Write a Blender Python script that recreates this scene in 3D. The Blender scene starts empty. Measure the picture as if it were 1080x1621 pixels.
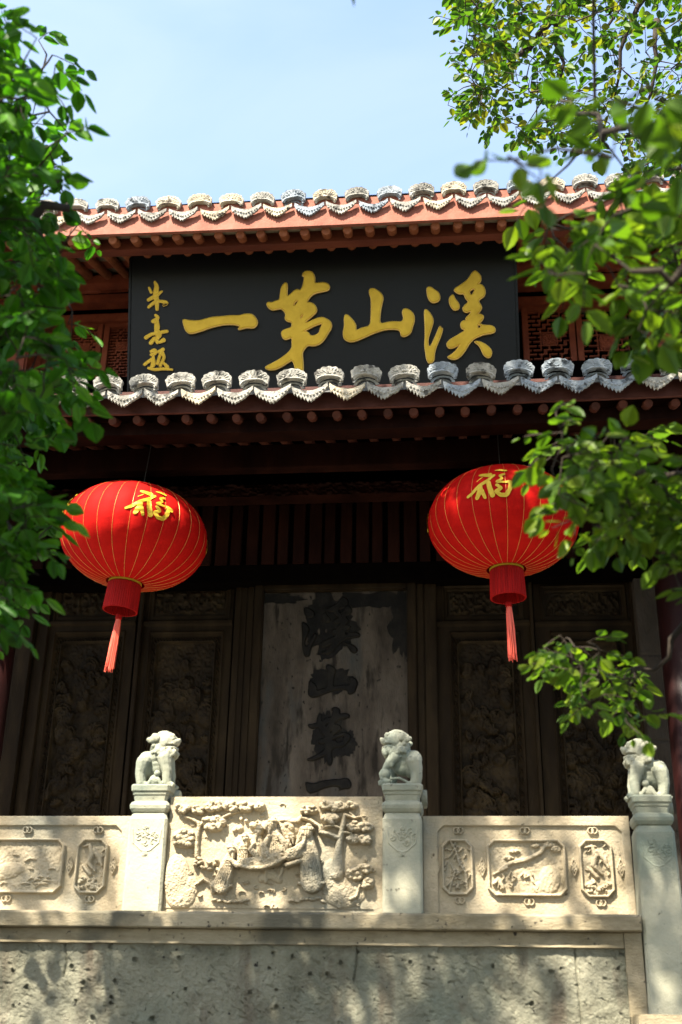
import bpy, bmesh, math, random
import numpy as np
from mathutils import Vector, Matrix, noise
random.seed(7); rng = np.random.default_rng(7)
SC = bpy.context.scene; COL = SC.collection
# ------------------------------------------------------------------ camera
FPX = 1825.0
_y = math.radians(5.7); _p = math.radians(23.94); _r = math.asin(.0165)
F = np.array([-math.sin(_y)*math.cos(_p), math.cos(_y)*math.cos(_p), math.sin(_p)])
R0 = np.array([math.cos(_y), math.sin(_y), 0]); U0 = np.cross(R0, F)
RR = R0*math.cos(_r)+U0*math.sin(_r); UU = U0*math.cos(_r)-R0*math.sin(_r)
CAM = np.array([0, 0, 1.6])
cd = bpy.data.cameras.new('camera'); cam = bpy.data.objects.new('camera', cd); COL.objects.link(cam)
cam.matrix_world = Matrix(((RR[0], UU[0], -F[0], 0), (RR[1], UU[1], -F[1], 0), (RR[2], UU[2], -F[2], 1.6), (0, 0, 0, 1)))
cd.sensor_fit = 'VERTICAL'; cd.sensor_height = 36; cd.lens = FPX/1621*36
cd.clip_end = 3000; cd.clip_start = .05
cd.dof.use_dof = True; cd.dof.focus_distance = 7.6; cd.dof.aperture_fstop = 2.2
SC.camera = cam
# ------------------------------------------------------------------ light
SUN_AZ, SUN_EL = math.radians(29), math.radians(53)     # from the camera's left and behind
S = np.array([-math.sin(SUN_AZ)*math.cos(SUN_EL), -math.cos(SUN_AZ)*math.cos(SUN_EL), math.sin(SUN_EL)])
w = bpy.data.worlds.new('World'); SC.world = w; w.use_nodes = True
nt = w.node_tree; sky = nt.nodes.new('ShaderNodeTexSky'); sky.sky_type = 'NISHITA'; sky.sun_disc = False
sky.sun_elevation = SUN_EL
sky.sun_rotation = math.atan2(S[0], S[1]); sky.air_density = 1.0; sky.dust_density = 1.8; sky.ozone_density = .1
tcw = nt.nodes.new('ShaderNodeTexCoord'); mpw = nt.nodes.new('ShaderNodeMapping'); mpw.inputs['Scale'].default_value = (1.2, 1.2, 4.5); mpw.inputs['Rotation'].default_value = (0, .25, .3)
nw = nt.nodes.new('ShaderNodeTexNoise'); nw.inputs['Scale'].default_value = 1.7; nw.inputs['Detail'].default_value = 6; nw.inputs['Distortion'].default_value = .6
mrw = nt.nodes.new('ShaderNodeMapRange'); mrw.inputs[1].default_value = .38; mrw.inputs[2].default_value = .72; mrw.inputs[3].default_value = .04; mrw.inputs[4].default_value = .42
mxw = nt.nodes.new('ShaderNodeMix'); mxw.data_type = 'RGBA'; mxw.inputs[7].default_value = (1.9, 2.15, 2.35, 1)      # thin high cirrus
nt.links.new(tcw.outputs['Generated'], mpw.inputs[0]); nt.links.new(mpw.outputs[0], nw.inputs[0]); nt.links.new(nw.outputs[0], mrw.inputs[0])
nt.links.new(mrw.outputs[0], mxw.inputs[0]); nt.links.new(sky.outputs[0], mxw.inputs[6]); nt.links.new(mxw.outputs[2], nt.nodes['Background'].inputs[0])
nt.nodes['Background'].inputs[1].default_value = .10
sd = bpy.data.lights.new('sun', 'SUN'); sd.energy = 5.0; sd.angle = math.radians(.53); sd.color = (1, .91, .76)
so = bpy.data.objects.new('sun', sd); COL.objects.link(so)
so.rotation_euler = Vector(S).to_track_quat('Z', 'Y').to_euler(); so.location = (-10, -20, 40)
SC.view_settings.view_transform = 'Standard'; SC.view_settings.look = 'None'
SC.view_settings.exposure = 2.4; SC.view_settings.gamma = 1
SC.cycles.max_bounces = 6
# ------------------------------------------------------------------ helpers
def at(px, py, Y):
    d = F+RR*(px-540)/FPX-UU*(py-810.5)/FPX
    return Vector(CAM+d*(Y/d[1]))
def atd(px, py, D):                       # at distance D along the optical axis
    return CAM+(F+RR*(px-540)/FPX-UU*(py-810.5)/FPX)*D
def pr(P):
    d = np.array(P)-CAM; k = d@F
    return 540+FPX*(d@RR)/k, 810.5-FPX*(d@UU)/k, k
def zz(py, Y, px=540): return at(px, py, Y).z
def xx(px, py, Y): return at(px, py, Y).x
def empty(name, loc, label=None, cat=None, group=None, kind=None, parent=None):
    o = bpy.data.objects.new(name, None); COL.objects.link(o); o.location = loc; o.empty_display_size = .1
    if parent: o.parent = parent
    return tag(o, label, cat, group, kind)
def tag(o, label=None, cat=None, group=None, kind=None):
    if label: o['label'] = label
    if cat: o['category'] = cat
    if group: o['group'] = group
    if kind: o['kind'] = kind
    return o
def wloc(o):
    v = Vector(o.location)
    return v+wloc(o.parent) if o.parent else v
def link(name, me, mat, parent=None, origin=None, smooth=False):
    """me is in world coordinates; shift it to the origin and parent it"""
    o = bpy.data.objects.new(name, me); COL.objects.link(o)
    base = wloc(parent) if parent else Vector((0, 0, 0))
    org = Vector(origin) if origin is not None else base
    me.transform(Matrix.Translation(-org)); o.location = org-base
    if parent: o.parent = parent
    if mat:
        for m in (mat if isinstance(mat, (list, tuple)) else [mat]): me.materials.append(m)
    if smooth: me.polygons.foreach_set('use_smooth', [True]*len(me.polygons))
    me.update(); return o
def from_bm(name, bm, mat, parent=None, origin=None, smooth=False, bevel=0):
    if bevel:
        bmesh.ops.bevel(bm, geom=[e for e in bm.edges if e.is_manifold and e.calc_face_angle(0) > .6], offset=bevel, segments=2, affect='EDGES', clamp_overlap=True)
    bmesh.ops.recalc_face_normals(bm, faces=bm.faces)
    me = bpy.data.meshes.new(name); bm.to_mesh(me); bm.free()
    return link(name, me, mat, parent, origin, smooth)
def bx(bm, x0, x1, y0, y1, z0, z1, M=None):
    r = bmesh.ops.create_cube(bm, size=1)['verts']
    bmesh.ops.scale(bm, vec=(x1-x0, y1-y0, z1-z0), verts=r)
    bmesh.ops.translate(bm, vec=((x0+x1)/2, (y0+y1)/2, (z0+z1)/2), verts=r)
    if M is not None: bmesh.ops.transform(bm, matrix=M, verts=r)
    return r
def box(name, x0, x1, y0, y1, z0, z1, mat, parent=None, bevel=0, M=None):
    bm = bmesh.new(); bx(bm, x0, x1, y0, y1, z0, z1, M)
    return from_bm(name, bm, mat, parent, bevel=bevel)
def tube(bm, pts, rads, seg=6, cap=True):
    pts = [Vector(p) for p in pts]; rings = []
    for i, p in enumerate(pts):
        d = (pts[min(i+1, len(pts)-1)]-pts[max(i-1, 0)])
        if d.length < 1e-7: d = Vector((0, 0, 1))
        d.normalize(); a = d.orthogonal().normalized() if i == 0 else (a-d*a.dot(d)).normalized()
        b = d.cross(a); r = rads[i] if hasattr(rads, '__len__') else rads
        rings.append([bm.verts.new(p+(a*math.cos(t)+b*math.sin(t))*r) for t in [2*math.pi*k/seg for k in range(seg)]])
    for A, B in zip(rings, rings[1:]):
        for k in range(seg): bm.faces.new((A[k], A[(k+1) % seg], B[(k+1) % seg], B[k]))
    if cap: bm.faces.new(rings[0][::-1]); bm.faces.new(rings[-1])
def extrude_poly(bm, pts2, fn, d0, d1):
    """pts2: outline (u,v); fn(u,v,d) -> world; solid between depths d0 and d1"""
    a = [bm.verts.new(fn(u, v, d0)) for u, v in pts2]; b = [bm.verts.new(fn(u, v, d1)) for u, v in pts2]
    bm.faces.new(a); bm.faces.new(b[::-1]); n = len(a)
    for i in range(n): bm.faces.new((a[i], b[i], b[(i+1) % n], a[(i+1) % n]))
# ------------------------------------------------------------------ materials
def mat(name, cols, scale=4, rough=.8, bump=.3, bscale=30, detail=8, stretch=(1, 1, 1), spots=None, spec=.2, metal=0, ramp=(.3, .7), coat=0, scratches=None, sheen=0, bdist=.01, drip=None):
    m = bpy.data.materials.new(name); m.use_nodes = True; n = m.node_tree; N = n.nodes; L = n.links
    b = N['Principled BSDF']; b.inputs['Roughness'].default_value = rough; b.inputs['Metallic'].default_value = metal
    b.inputs['Specular IOR Level'].default_value = spec; b.inputs['Coat Weight'].default_value = coat
    tc = N.new('ShaderNodeNewGeometry'); mp = N.new('ShaderNodeMapping'); mp.inputs['Scale'].default_value = stretch
    L.new(tc.outputs['Position'], mp.inputs[0])
    nz = N.new('ShaderNodeTexNoise'); nz.inputs['Scale'].default_value = scale; nz.inputs['Detail'].default_value = detail; nz.inputs['Roughness'].default_value = .65
    L.new(mp.outputs[0], nz.inputs[0])
    rp = N.new('ShaderNodeValToRGB'); cr = rp.color_ramp
    while len(cr.elements) < len(cols): cr.elements.new(.5)
    for i, c in enumerate(cols):
        cr.elements[i].position = ramp[0]+(ramp[1]-ramp[0])*i/max(1, len(cols)-1); cr.elements[i].color = (*c, 1)
    L.new(nz.outputs[0], rp.inputs[0]); out = rp.outputs[0]
    def mixin(fac, col, cur):
        mx = N.new('ShaderNodeMix'); mx.data_type = 'RGBA'; L.new(fac, mx.inputs[0]); L.new(cur, mx.inputs[6]); mx.inputs[7].default_value = (*col, 1); return mx.outputs[2]
    if spots:       # (scale, lo, hi, colour, stretch)
        for sp in spots:
            sc, lo, hi, c = sp[:4]
            mp2 = N.new('ShaderNodeMapping'); mp2.inputs['Scale'].default_value = sp[4] if len(sp) > 4 else (1, 1, 1); L.new(tc.outputs['Position'], mp2.inputs[0])
            mp2.inputs['Location'].default_value = (sc, sc*.7, 3)
            n2 = N.new('ShaderNodeTexNoise'); n2.inputs['Scale'].default_value = sc; n2.inputs['Detail'].default_value = 5; L.new(mp2.outputs[0], n2.inputs[0])
            mr = N.new('ShaderNodeMapRange'); mr.inputs[1].default_value = lo; mr.inputs[2].default_value = hi; L.new(n2.outputs[0], mr.inputs[0])
            out = mixin(mr.outputs[0], c, out)
    L.new(out, b.inputs['Base Color'])
    nb = N.new('ShaderNodeTexNoise'); nb.inputs['Scale'].default_value = bscale; nb.inputs['Detail'].default_value = 8; nb.inputs['Roughness'].default_value = .7
    L.new(mp.outputs[0], nb.inputs[0])
    bp = N.new('ShaderNodeBump'); bp.inputs['Strength'].default_value = bump; bp.inputs['Distance'].default_value = bdist
    L.new(nb.outputs[0], bp.inputs['Height']); L.new(bp.outputs[0], b.inputs['Normal'])
    return m
M = {}
M['post'] = mat('pale_stone', [(.17, .17, .122), (.265, .26, .195), (.325, .31, .23)], 3, .75, .5, 60, spots=[(26, .66, .72, (0.09, 0.0825, 0.06)), (2.2, .50, .66, (.125, .15, .12))])
M['panel'] = mat('carved_stone', [(.20, .165, .105), (.30, .25, .168), (.36, .305, .21)], 3, .8, .6, 70, spots=[(2.6, .52, .68, (0.165, 0.1613, 0.1275)), (34, .68, .74, (0.075, 0.06, 0.0375))])
M['ledge'] = mat('ledge_stone', [(.11, .088, .05), (.20, .168, .108), (.27, .23, .155)], 5, .85, .8, 60, stretch=(.6, 1, 1.6), spots=[(40, .64, .70, (0.0375, 0.03, 0.0225)), (3, .5, .62, (0.0825, 0.075, 0.0525))])
M['wall'] = mat('weathered_plaster', [(.115, .112, .078), (.205, .20, .145), (.275, .265, .195)], 3.2, .9, 1.6, 38, spots=[(4, .58, .74, (.11, .085, .06), (2.0, 1, .4)), (2.3, .54, .70, (.17, .185, .14)), (9, .56, .74, (.15, .14, .10)), (34, .66, .71, (0.02625, 0.0225, 0.01875))], bdist=.02)
M['tile'] = mat('lime_washed_tile', [(0.15, 0.1425, 0.1237), (0.255, 0.2475, 0.2213), (0.345, 0.33, 0.2925)], 9, .85, .8, 90, ramp=(.35, .6), spots=[(14, .56, .64, (0.075, 0.07125, 0.06375))])
M['tile_d'] = mat('grey_tile', [(0.075, 0.075, 0.075), (0.15, 0.15, 0.1425)], 9, .85, .8, 60)
M['tile_b'] = mat('blue_grey_shade_tile', [(0.12, 0.1425, 0.165), (0.225, 0.255, 0.285), (0.315, 0.3375, 0.3525)], 10, .8, .8, 90, spots=[(14, .56, .64, (0.0525, 0.06, 0.0675))])  # blue-grey tone; on the lower eave it paints in leaf shade
M['tile_c'] = mat('ochre_tile', [(0.24, 0.2025, 0.1425), (0.375, 0.33, 0.2475), (0.45, 0.4125, 0.3375)], 9, .85, .8, 90, spots=[(14, .56, .66, (0.09, 0.075, 0.06))])
M['fascia'] = mat('faded_red_paint', [(.14, .038, .022), (.20, .064, .038), (.25, .095, .064)], 6, .7, .4, 60)
M['fasciad'] = mat('shaded_red_paint', [(.035, .009, .006), (.055, .016, .011), (.075, .026, .02)], 6, .7, .4, 60)  # faded red darkened: the lower eave's shadow put into the paint colour
M['wood'] = mat('red_brown_wood', [(0.0525, 0.012, 0.006), (0.09375, 0.021, 0.00975), (0.135, 0.03375, 0.015)], 5, .6, .4, 50, stretch=(.3, 1, 1))
M['wood_u'] = mat('bounce_lit_red_wood', [(.09, .018, .008), (.15, .032, .013), (.21, .052, .022)], 5, .6, .4, 50)  # brighter copy of the red-brown wood, with bounce light in its colour
M['wood_r'] = mat('shaded_red_rafter', [(.025, .006, .003), (.05, .012, .006), (.075, .02, .009)], 8, .7, .4, 60)  # dimness under the lower eave put into the rafter colour
M['wood_o'] = mat('orange_wood', [(0.105, 0.027, 0.00975), (0.18, 0.0525, 0.0195), (0.24, 0.0825, 0.03375)], 12, .6, .4, 70)
M['wood_d'] = mat('shaded_dark_wood', [(.004, .0012, .0008), (.009, .0028, .0018), (.016, .005, .003)], 5, .6, .4, 40, stretch=(1, 1, .3), spec=.03)  # woodwork darkened, so the shade under the eaves sits in its colour
M['dark'] = mat('deep_shade_wood', [(0.001, 0.00075, 0.00075), (0.002, 0.0015, 0.00125)], 5, .9, .2, 30, spec=0)  # near-black: deep shade of the interior put into the colour
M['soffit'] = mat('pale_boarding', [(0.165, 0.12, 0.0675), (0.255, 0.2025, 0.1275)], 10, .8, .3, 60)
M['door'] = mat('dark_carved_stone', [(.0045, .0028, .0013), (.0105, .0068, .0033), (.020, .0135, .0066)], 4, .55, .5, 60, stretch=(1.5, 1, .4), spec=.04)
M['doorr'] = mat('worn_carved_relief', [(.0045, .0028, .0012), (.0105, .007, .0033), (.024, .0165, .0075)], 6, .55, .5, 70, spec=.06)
M['pier'] = mat('brown_grey_pier_stone', [(0.015, 0.012, 0.0095), (0.025, 0.0205, 0.016), (0.035, 0.029, 0.0235)], 3, .8, .5, 50, spec=.08)
M['redcol'] = mat('dark_red_lacquer', [(.006, .001, .0008), (.013, .002, .0015)], 4, .5, .2, 40)
M['stele'] = mat('blackened_stele_stone', [(.013, .0105, .008), (.033, .027, .021), (.058, .049, .039)], 3, .75, .6, 50, stretch=(1.4, 1, .5), spots=[(2.4, .52, .66, (0.026, 0.0265, 0.025), (2, 1, .5)), (9, .54, .66, (0.011, 0.009, 0.007), (1.6, 1, .35)), (30, .64, .7, (0.006, 0.005, 0.004), (1, 1, .6))], spec=.08)
M['glyphd'] = mat('soot_black_carving', [(0.00175, 0.0015, 0.00125), (0.004, 0.0035, 0.00275), (0.01, 0.0085, 0.006)], 9, .6, .6, 40, spec=.08)
M['board'] = mat('black_lacquer_board', [(0.00225, 0.0024, 0.0025), (0.0035, 0.0036, 0.00375)], 2, .42, .12, 30, spec=.18)
M['gold'] = mat('gold_leaf', [(.36, .22, .014), (.50, .32, .028)], 8, .42, .25, 50, metal=.3)
M['goldr'] = mat('bright_gold_edge', [(.75, .50, .14), (.88, .62, .22)], 8, .4, .2, 50, metal=.3)
M['silk'] = mat('red_silk', [(.25, .0012, .0006), (.33, .0035, .0015)], 6, .75, .15, 25, stretch=(1, 1, 3), spec=.08)
def add_translucent(m, fac, mul=(1, 1, 1, 1)):
    n = m.node_tree; N = n.nodes; L = n.links; b = N['Principled BSDF']; t = N.new('ShaderNodeBsdfTranslucent'); src = b.inputs['Base Color'].links[0].from_socket
    L.new(src, t.inputs[0]); mx = N.new('ShaderNodeMixShader'); mx.inputs[0].default_value = fac
    L.new(b.outputs[0], mx.inputs[1]); L.new(t.outputs[0], mx.inputs[2]); L.new(mx.outputs[0], N['Material Output'].inputs[0])
add_translucent(M['silk'], .10)
M['silkd'] = mat('red_fringe', [(.13, .001, .0007), (.26, .003, .002)], 60, .7, .6, 90, stretch=(1, 1, .05), spec=.1)
M['tassel'] = mat('red_tassel_thread', [(.40, .03, .012), (.75, .11, .05)], 90, .45, .6, 90, stretch=(1, 1, .03), spec=.5)
M['goldt'] = mat('gold_foil_print', [(0.336, 0.216, 0.0096), (0.448, 0.304, 0.024)], 20, .5, .3, 90, metal=.15)
M['goldw'] = mat('gold_thread', [(.38, .17, .035), (.50, .25, .06)], 20, .4, .1, 90, metal=.2)
M['bark'] = mat('brown_bark', [(.012, .009, .006), (.028, .021, .015), (.05, .04, .03)], 8, .9, 1, 40, stretch=(1, 1, .3))
M['ground'] = mat('paving_ground', [(.05, .05, .04), (.09, .085, .07)], 1.2, .9, .4, 12)
M['floor'] = mat('terrace_paving', [(.25, .24, .2), (.34, .32, .28)], 2, .9, .4, 20)
M['cord'] = mat('black_wire', [(.02, .02, .02), (.03, .03, .03)], 5, .5, .1, 20)
def leafmat(name, cols, tr=.45):
    m = bpy.data.materials.new(name); m.use_nodes = True; n = m.node_tree; N = n.nodes; L = n.links
    b = N['Principled BSDF']; g = N.new('ShaderNodeNewGeometry'); rp = N.new('ShaderNodeValToRGB'); cr = rp.color_ramp
    while len(cr.elements) < len(cols): cr.elements.new(.5)
    for i, c in enumerate(cols): cr.elements[i].position = i/(len(cols)-1); cr.elements[i].color = (*c, 1)
    L.new(g.outputs['Random Per Island'], rp.inputs[0]); L.new(rp.outputs[0], b.inputs['Base Color'])
    b.inputs['Roughness'].default_value = .5; b.inputs['Specular IOR Level'].default_value = .25
    t = N.new('ShaderNodeBsdfTranslucent'); mm = N.new('ShaderNodeMix'); mm.data_type = 'RGBA'; mm.blend_type = 'MULTIPLY'; mm.inputs[0].default_value = 1
    L.new(rp.outputs[0], mm.inputs[6]); mm.inputs[7].default_value = (1.5, 1.6, .7, 1); L.new(mm.outputs[2], t.inputs[0])
    ms = N.new('ShaderNodeMixShader'); ms.inputs[0].default_value = tr
    L.new(b.outputs[0], ms.inputs[1]); L.new(t.outputs[0], ms.inputs[2]); L.new(ms.outputs[0], N['Material Output'].inputs[0])
    return m
M['leaf'] = leafmat('green_leaf', [(.014, .065, .003), (.026, .10, .004), (.042, .145, .006), (.075, .19, .010)])
M['leaf2'] = leafmat('olive_green_leaf', [(.028, .068, .004), (.048, .10, .006), (.075, .14, .009), (.12, .17, .012)])
M['leaf3'] = leafmat('yellow_green_leaf', [(.018, .052, .004), (.032, .082, .006), (.06, .12, .008), (.15, .15, .012)])
# ------------------------------------------------------------------ setting
def plane(name, x0, x1, y0, y1, z, m):
    bm = bmesh.new(); bmesh.ops.create_grid(bm, x_segments=4, y_segments=4, size=.5)
    bmesh.ops.scale(bm, vec=(x1-x0, y1-y0, 1), verts=bm.verts); bmesh.ops.translate(bm, vec=((x0+x1)/2, (y0+y1)/2, z), verts=bm.verts)
    return tag(from_bm(name, bm, m), kind='structure')
plane('ground', -400, 400, -400, 400, 0, M['ground'])
Z_LT = 2.061     # top of the ledge / terrace floor
PX0, PX1 = -6.0, 1.02     # terrace front reaches from far left to the stair newel
box('terrace_floor', -8, 6, 5.98, 14, 1.5, Z_LT-.012, M['floor'])['kind'] = 'structure'
# ------------------------------------------------------------------ numeric relief sheets
def vnoise(X, Y, s, seed=0):
    r = np.random.default_rng(seed); g = r.random((64, 64))
    x = X*s; y = Y*s; xi = np.floor(x).astype(int); yi = np.floor(y).astype(int); fx = x-xi; fy = y-yi
    fx = fx*fx*(3-2*fx); fy = fy*fy*(3-2*fy)
    G = lambda a, b: g[a % 64, b % 64]
    return (G(xi, yi)*(1-fx)*(1-fy)+G(xi+1, yi)*fx*(1-fy)+G(xi, yi+1)*(1-fx)*fy+G(xi+1, yi+1)*fx*fy)-.5
class HF:
    def __init__(s, x0, x1, y0, y1, nx, ny):      # drawing units, y down
        s.x = np.linspace(x0, x1, nx); s.y = np.linspace(y0, y1, ny); s.X, s.Y = np.meshgrid(s.x, s.y); s.H = np.zeros_like(s.X)
    def blob(s, cx, cy, rx, ry, h, rot=0, base=0, p=.5):
        c, q = math.cos(rot), math.sin(rot); dx = s.X-cx; dy = s.Y-cy
        d = ((dx*c+dy*q)/rx)**2+((-dx*q+dy*c)/ry)**2
        s.H = np.maximum(s.H, np.where(d < 1, base+h*np.clip(1-d, 0, 1)**p, -9))
    def dist(s, pts, wd):
        best = np.full_like(s.X, 1e9)
        for (ax, ay), (bx_, by), w0, w1 in zip(pts, pts[1:], wd, wd[1:]):
            vx, vy = bx_-ax, by-ay; L = vx*vx+vy*vy+1e-9
            t = np.clip(((s.X-ax)*vx+(s.Y-ay)*vy)/L, 0, 1)
            d = np.hypot(s.X-ax-t*vx, s.Y-ay-t*vy)/(w0+(w1-w0)*t); best = np.minimum(best, d)
        return best
    def stroke(s, pts, wd, h, base=0, p=.5):
        if not hasattr(wd, '__len__'): wd = [wd]*len(pts)
        d = s.dist(pts, wd); s.H = np.maximum(s.H, np.where(d < 1, base+h*np.clip(1-d*d, 0, 1)**p, -9))
    def cut(s, pts, wd, h):
        if not hasattr(wd, '__len__'): wd = [wd]*len(pts)
        d = s.dist(pts, wd); s.H = s.H-np.where(d < 1, h*np.clip(1-d*d, 0, 1), 0)
    def rect(s, x0, x1, y0, y1, ch=0):             # distance inside an octagon-cornered rectangle
        return np.minimum.reduce([s.X-x0, x1-s.X, s.Y-y0, y1-s.Y, ((s.X-x0)+(s.Y-y0)-ch)*.707, ((x1-s.X)+(s.Y-y0)-ch)*.707, ((s.X-x0)+(y1-s.Y)-ch)*.707, ((x1-s.X)+(y1-s.Y)-ch)*.707])
    def frame(s, x0, x1, y0, y1, wd, h, ch=0):
        d = s.rect(x0, x1, y0, y1, ch); s.H = np.where((d > 0) & (d < wd), np.maximum(s.H, h*np.clip(np.sin(np.pi*np.clip(d/wd, 0, 1)), 0, 1)**.5), s.H)
    def mesh(s, name, fn, mask=None, back=None):
        """fn(X,Y,H)->(n,3) world"""
        V = fn(s.X, s.Y, s.H).reshape(-1, 3); ny, nx = s.X.shape
        i = np.arange(ny*nx).reshape(ny, nx)
        q = np.stack([i[:-1, :-1], i[1:, :-1], i[1:, 1:], i[:-1, 1:]], -1)
        q = q[mask] if mask is not None else q.reshape(-1, 4)
        used = np.unique(q); re = np.full(ny*nx, -1); re[used] = np.arange(len(used)); q = re[q]; V = V[used]
        me = bpy.data.meshes.new(name); me.vertices.add(len(V)); me.vertices.foreach_set('co', V.astype(np.float32).ravel())
        me.loops.add(q.size); me.loops.foreach_set('vertex_index', q.ravel().astype(np.int32))
        me.polygons.add(len(q)); me.polygons.foreach_set('loop_start', np.arange(len(q), dtype=np.int32)*4)
        me.polygons.foreach_set('use_smooth', np.ones(len(q), dtype=bool))
        me.update(calc_edges=True); me.validate(); return me
def planefn(x0, x1, y0, y1, X0, X1, ZT, ZB, Y):
    """drawing rectangle -> vertical world rectangle facing -Y"""
    def fn(X, Yd, H):
        return np.stack([X0+(X-x0)/(x1-x0)*(X1-X0), Y-H, ZT+(Yd-y0)/(y1-y0)*(ZB-ZT)], -1)
    return fn
# ------------------------------------------------------------------ terrace wall
tw = empty('terrace_wall', (-1, 5.6, 0), 'high weathered plaster terrace wall with a projecting stone ledge below the balustrade', 'wall')
# wall face with pits
h = HF(0, 380, 0, 63, 950, 158)          # one unit is a centimetre
h.H = .006*vnoise(h.X, h.Y, .05, 3)+.005*vnoise(h.X, h.Y, .2, 4)+.0035*vnoise(h.X, h.Y, .6, 5)+.003*vnoise(h.X, h.Y, 1.4, 6)
for k in range(110):
    cx, cy, r_ = rng.uniform(5, 375), rng.uniform(2, 60), rng.uniform(.45, 1.15)
    d = np.hypot(h.X-cx, h.Y-cy)/r_
    h.H = h.H-np.where(d < 1, .014, 0)+np.where((d >= 1) & (d < 1.7), .004, 0)
for k in range(420):
    cx, cy = rng.uniform(5, 375), rng.uniform(1, 60); a = rng.uniform(-.9, .2)+math.pi/4; l = rng.uniform(.5, 3.2)
    h.cut([(cx, cy), (cx+l*math.cos(a), cy+l*math.sin(a))], rng.uniform(.25, .6), .007)
for cr in ([(255, 0), (255.5, 6), (254, 16)], [(352, 0), (353, 30), (352, 63)], [(120, 0), (122, 9), (121, 15)]): h.cut(cr, .5, .012)
h.H[0, :] = 0
link('wall_face', h.mesh('wall_face', planefn(0, 380, 0, 63, -3, .80, 1.93, 1.3, 5.522)), M['wall'], tw)
box('wall_base', -3, .80, 5.515, 5.559, 0, 1.3, M['wall'], tw)
box('wall_side', -6, -3.001, 5.52, 5.559, 0, 1.93, M['wall'], tw)
box('wall_core', -6, 1.02, 5.56, 5.97, 0, 1.93, M['wall'], tw)
def ragged(bm, amp, sc=14, sx=3):
    for v in bm.verts:
        n_ = noise.noise_vector(Vector((v.co.x*sx, v.co.y*sc, v.co.z*sc)))*amp; v.co += n_
def strip(name, x0, x1, prof, m, parent, n=160, amp=.003):
    """profile (y,z) swept along x"""
    bm = bmesh.new(); rings = []
    for i in range(n+1):
        x = x0+(x1-x0)*i/n
        ring = []
        for (y, z) in prof:
            e = noise.noise(Vector((x*9, y*5, z*20)))*amp+noise.noise(Vector((x*40, y*5, z*30)))*amp*.6
            ring.append(bm.verts.new((x, y+e, z+e*.8)))
        rings.append(ring)
    k = len(prof)
    for A, B in zip(rings, rings[1:]):
        for j in range(k): bm.faces.new((A[j], A[(j+1) % k], B[(j+1) % k], B[j]))
    bm.faces.new(rings[0]); bm.faces.new(rings[-1][::-1])
    return from_bm(name, bm, m, parent)
strip('ledge', -6, .812, [(5.478, Z_LT), (5.467, Z_LT-.010), (5.464, Z_LT-.066), (5.470, Z_LT-.072), (5.56, Z_LT-.074), (5.98, Z_LT-.074), (5.98, Z_LT)], M['ledge'], tw)
strip('cornice_band', -6, .735, [(5.508, Z_LT-.0745), (5.506, Z_LT-.125), (5.500, Z_LT-.137), (5.56, Z_LT-.143), (5.65, Z_LT-.142), (5.65, Z_LT-.0745)], M['ledge'], tw)
strip('corner_strip', .737, .812, [(5.497, Z_LT-.0745), (5.497, 0), (5.7, 0), (5.7, Z_LT-.0745)], M['ledge'], tw, n=6)
# stepped stone under the stair newel, and the raking piece beyond it
st = empty('stair_plinth', (1.1, 5.6, 0), 'brown stone block under the right-hand lion post at the terrace corner', 'plinth')
box('block', .737, 1.75, 5.25, 5.9, 0, 1.655, M['ledge'], st, bevel=.008)
st2 = empty('stair_kerb', (1.5, 6.2, 0), 'pale stone stair coping just visible beyond the right-hand lion post', 'coping')
box('coping', 1.17, 2.6, 6.02, 6.3, 1.97, 2.05, M['ledge'], st2, bevel=.006)
box('kerb_wall', 1.19, 2.6, 6.05, 6.27, 0, 1.9695, M['ledge'], st2)
# ------------------------------------------------------------------ balustrade posts
def sqprof(bm, cx, cy, prof):      # prof: (halfwidth, z)
    rings = []
    for hw, z in prof:
        c = min(.012, hw*.12)
        ring = [bm.verts.new((cx+a*hw-(a*c if e else 0), cy+b*hw-(0 if e else b*c), z)) for a, b, e in ((-1, -1, 0), (-1, -1, 1), (1, -1, 1), (1, -1, 0), (1, 1, 0), (1, 1, 1), (-1, 1, 1), (-1, 1, 0))]
        rings.append(ring)
    for A, B in zip(rings, rings[1:]):
        for k in range(8): bm.faces.new((A[k], A[(k+1) % 8], B[(k+1) % 8], B[k]))
    bm.faces.new(rings[0][::-1]); bm.faces.new(rings[-1])
def bat_carving(name, cx, y, zc, s, parent, seed):
    """low carved cloud-and-flower medallion near the top of a post shaft"""
    h = HF(-50, 50, -62, 50, 90, 100); r = random.Random(seed)
    h.stroke([(-46, -30), (-40, 10), (-15, 32), (0, 36), (15, 32), (40, 10), (46, -30)], 3, .004)
    for k in range(26):
        a = r.uniform(0, 6.28); rr = r.uniform(5, 34); x = rr*math.cos(a)*1.1; yy = rr*math.sin(a)*.8-12; q = r.uniform(3, 9); a0 = r.uniform(0, 6)
        h.stroke([(x+q*math.cos(a0+t), yy+q*math.sin(a0+t)) for t in np.linspace(0, r.uniform(2, 5), 7)], 1.8, .005)
    for k in range(4): h.stroke([(-8+4*k, 38), (-6+4*k, 44-abs(k-2)), (-9+4*k, 49)], 1.8, .004)
    h.H += .0006
    mask = (h.H[:-1, :-1] > .0007) | (h.H[1:, 1:] > .0007) | (h.H[1:, :-1] > .0007) | (h.H[:-1, 1:] > .0007)
    fn = lambda X, Yd, H: np.stack([cx+X*s, y+.0012-H, zc-Yd*s], -1)
    return link(name, h.mesh(name, fn, mask), M['post'], parent)
ZP = 2.513
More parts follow.
